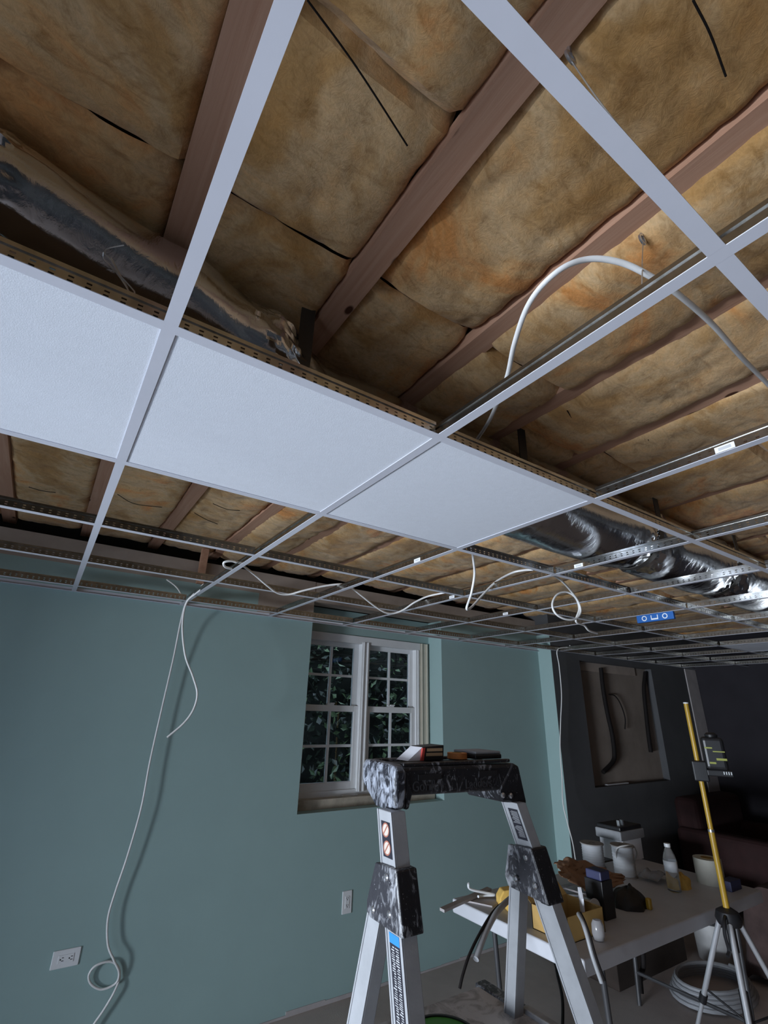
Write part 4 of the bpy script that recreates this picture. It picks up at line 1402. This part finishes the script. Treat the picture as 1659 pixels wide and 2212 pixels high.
for ang in (205, 322, 85):
    a = math.radians(ang)
    dx, dy = math.cos(a), math.sin(a)
    p0 = Vector((hx + 0.045 * dx, hy + 0.045 * dy, HUB.z - 0.01))
    p1 = Vector((hx + 0.36 * dx, hy + 0.36 * dy, 0.02))
    mid = p0.lerp(p1, 0.52)
    leg = MB().tube([p0, mid], 0.0125, 12).build('leg', 'tripod_tube', tri, smooth=True)
    MB().tube([mid, p1], 0.0095, 12).build('leg_extension', 'tripod_tube', leg, smooth=True)
    MB().tube([mid - (p1 - p0) * 0.02, mid + (p1 - p0) * 0.03], 0.018, 12).build('leg_clamp', 'black_plastic', leg, smooth=True)
    MB().lathe([(0.0, 0.0), (0.016, 0.0), (0.016, 0.02), (0.010, 0.03)], (p1.x, p1.y, 0.0), 12).build('foot', 'black_rubber', leg, smooth=True)
    inner = Vector((hx, hy, HUB.z - 0.40))
    MB().tube([inner, p0.lerp(p1, 0.46)], 0.005, 8).build('brace', 'black_plastic', leg, smooth=True)
LZ0, LZ1 = on_y(1530, 1672, -1.86).z, on_y(1530, 1590, -1.86).z
ls = empty('laser_level', (hx, hy, LZ0), 'black and olive cross line laser level clamped to the yellow pole', 'laser level')
lx = hx + 0.035
MB().box((lx, hy - 0.045, LZ0 + 0.03), (lx + 0.105, hy + 0.045, LZ1)).build('body', 'black_plastic', ls, bevel=0.018, seg=3)
MB().lathe([(0.030, 0), (0.032, 0.012), (0.020, 0.022), (0, 0.024)], (lx + 0.055, hy, LZ1), 20).build('dome', 'black_plastic', ls, smooth=True)
for (x0, x1, z0, z1) in ((0.02, 0.05, 0.035, 0.045), (0.055, 0.103, 0.055, 0.067), (0.045, 0.10, 0.10, 0.106), (0.01, 0.045, 0.118, 0.126)):
    MB().box((lx + x0, hy - 0.0475, LZ0 + 0.03 + z0 * 0.9), (lx + x1, hy - 0.044, LZ0 + 0.03 + z1 * 0.9)).build('bumper_stripe', 'laser_olive', ls)
MB().box((hx - 0.03, hy - 0.03, LZ0 - 0.03), (lx + 0.005, hy + 0.03, LZ0 + 0.07)).build('pole_clamp', 'black_plastic', ls, bevel=0.006)
MB().box((lx, hy - 0.035, LZ0), (lx + 0.12, hy + 0.035, LZ0 + 0.032)).build('mount_base', 'black_plastic', ls, bevel=0.005)
for i in range(4):
    MB().box((lx + 0.075 + i * 0.011, hy - 0.0375, LZ0 + 0.012), (lx + 0.079 + i * 0.011, hy - 0.035, LZ0 + 0.026)).build('dial_mark', 'level_white', ls)

ls.rotation_euler = (0, 0, math.radians(-62))

# ------------------------------------------------------------------ black hoses hanging in the far recess
hg = 'black hoses hanging in the far wall recess'


def rec_hose(pts, r, label):
    o = MB().tube(spline([on_y(u, v, -0.118) for u, v in pts], 8), r, 10).build('hanging_hose', 'hose_black', smooth=True)
    tag(o, label, 'hose', hg)


rec_hose([(1298, 1443), (1303, 1490), (1312, 1540), (1322, 1585), (1327, 1625), (1324, 1645), (1303, 1668)], 0.021, 'thick black hose in far recess, left one with bent foot')
rec_hose([(1394, 1452), (1391, 1490), (1396, 1545), (1401, 1590), (1406, 1625)], 0.021, 'thick straight black hose in far recess, right one')
rec_hose([(1315, 1500), (1328, 1503), (1340, 1520), (1350, 1550), (1350, 1575)], 0.006, 'thin black wire curling between the two hanging hoses')

# ------------------------------------------------------------------ sofa and blanket in the dark right corner
so = empty('sofa', (6.2, -0.7, 0), 'dark red sofa standing in the unlit far corner', 'sofa')
MB().box((5.75, -1.15, 0.12), (6.75, -0.30, 0.44)).build('seat', 'sofa_red', so, bevel=0.05, seg=3)
MB().box((5.75, -0.52, 0.40), (6.75, -0.28, 0.92)).build('backrest', 'sofa_red', so, bevel=0.06, seg=3)
for x in (5.68, 6.60):
    MB().box((x, -1.15, 0.10), (x + 0.20, -0.30, 0.66)).build('armrest', 'sofa_red', so, bevel=0.05, seg=3)
for x in (5.80, 6.65):
    for y in (-1.10, -0.38):
        MB().box((x, y, 0), (x + 0.06, y + 0.06, 0.13)).build('leg', 'cardboard_dark', so)


def drape(a, b_):
    x = 4.58 + 0.75 * a
    prof = lerp_tab(b_, [(0, 0.02), (0.12, 0.50), (0.25, 0.56), (0.75, 0.56), (0.90, 0.50), (1.0, 0.06)])
    y = -2.05 + 0.85 * b_
    prof *= 1 - 0.9 * max(0.0, 1 - a / 0.10) ** 0.7
    return (x - 0.03 * max(0.0, 1 - a / 0.10), y, max(0.01, prof + 0.02 * noise.noise(Vector((x * 4, y * 6, 3)))))


ch = empty('covered_armchair', (4.95, -1.63, 0), 'armchair covered with a rough brown blanket right of the tripod', 'armchair')
MB().box((4.64, -1.92, 0.0), (5.28, -1.32, 0.52)).build('chair_body', 'sofa_red', ch, bevel=0.06, seg=3)
MB().grid(drape, 30, 36).build('blanket', 'blanket_brown', ch, smooth=True, solid=0.012)
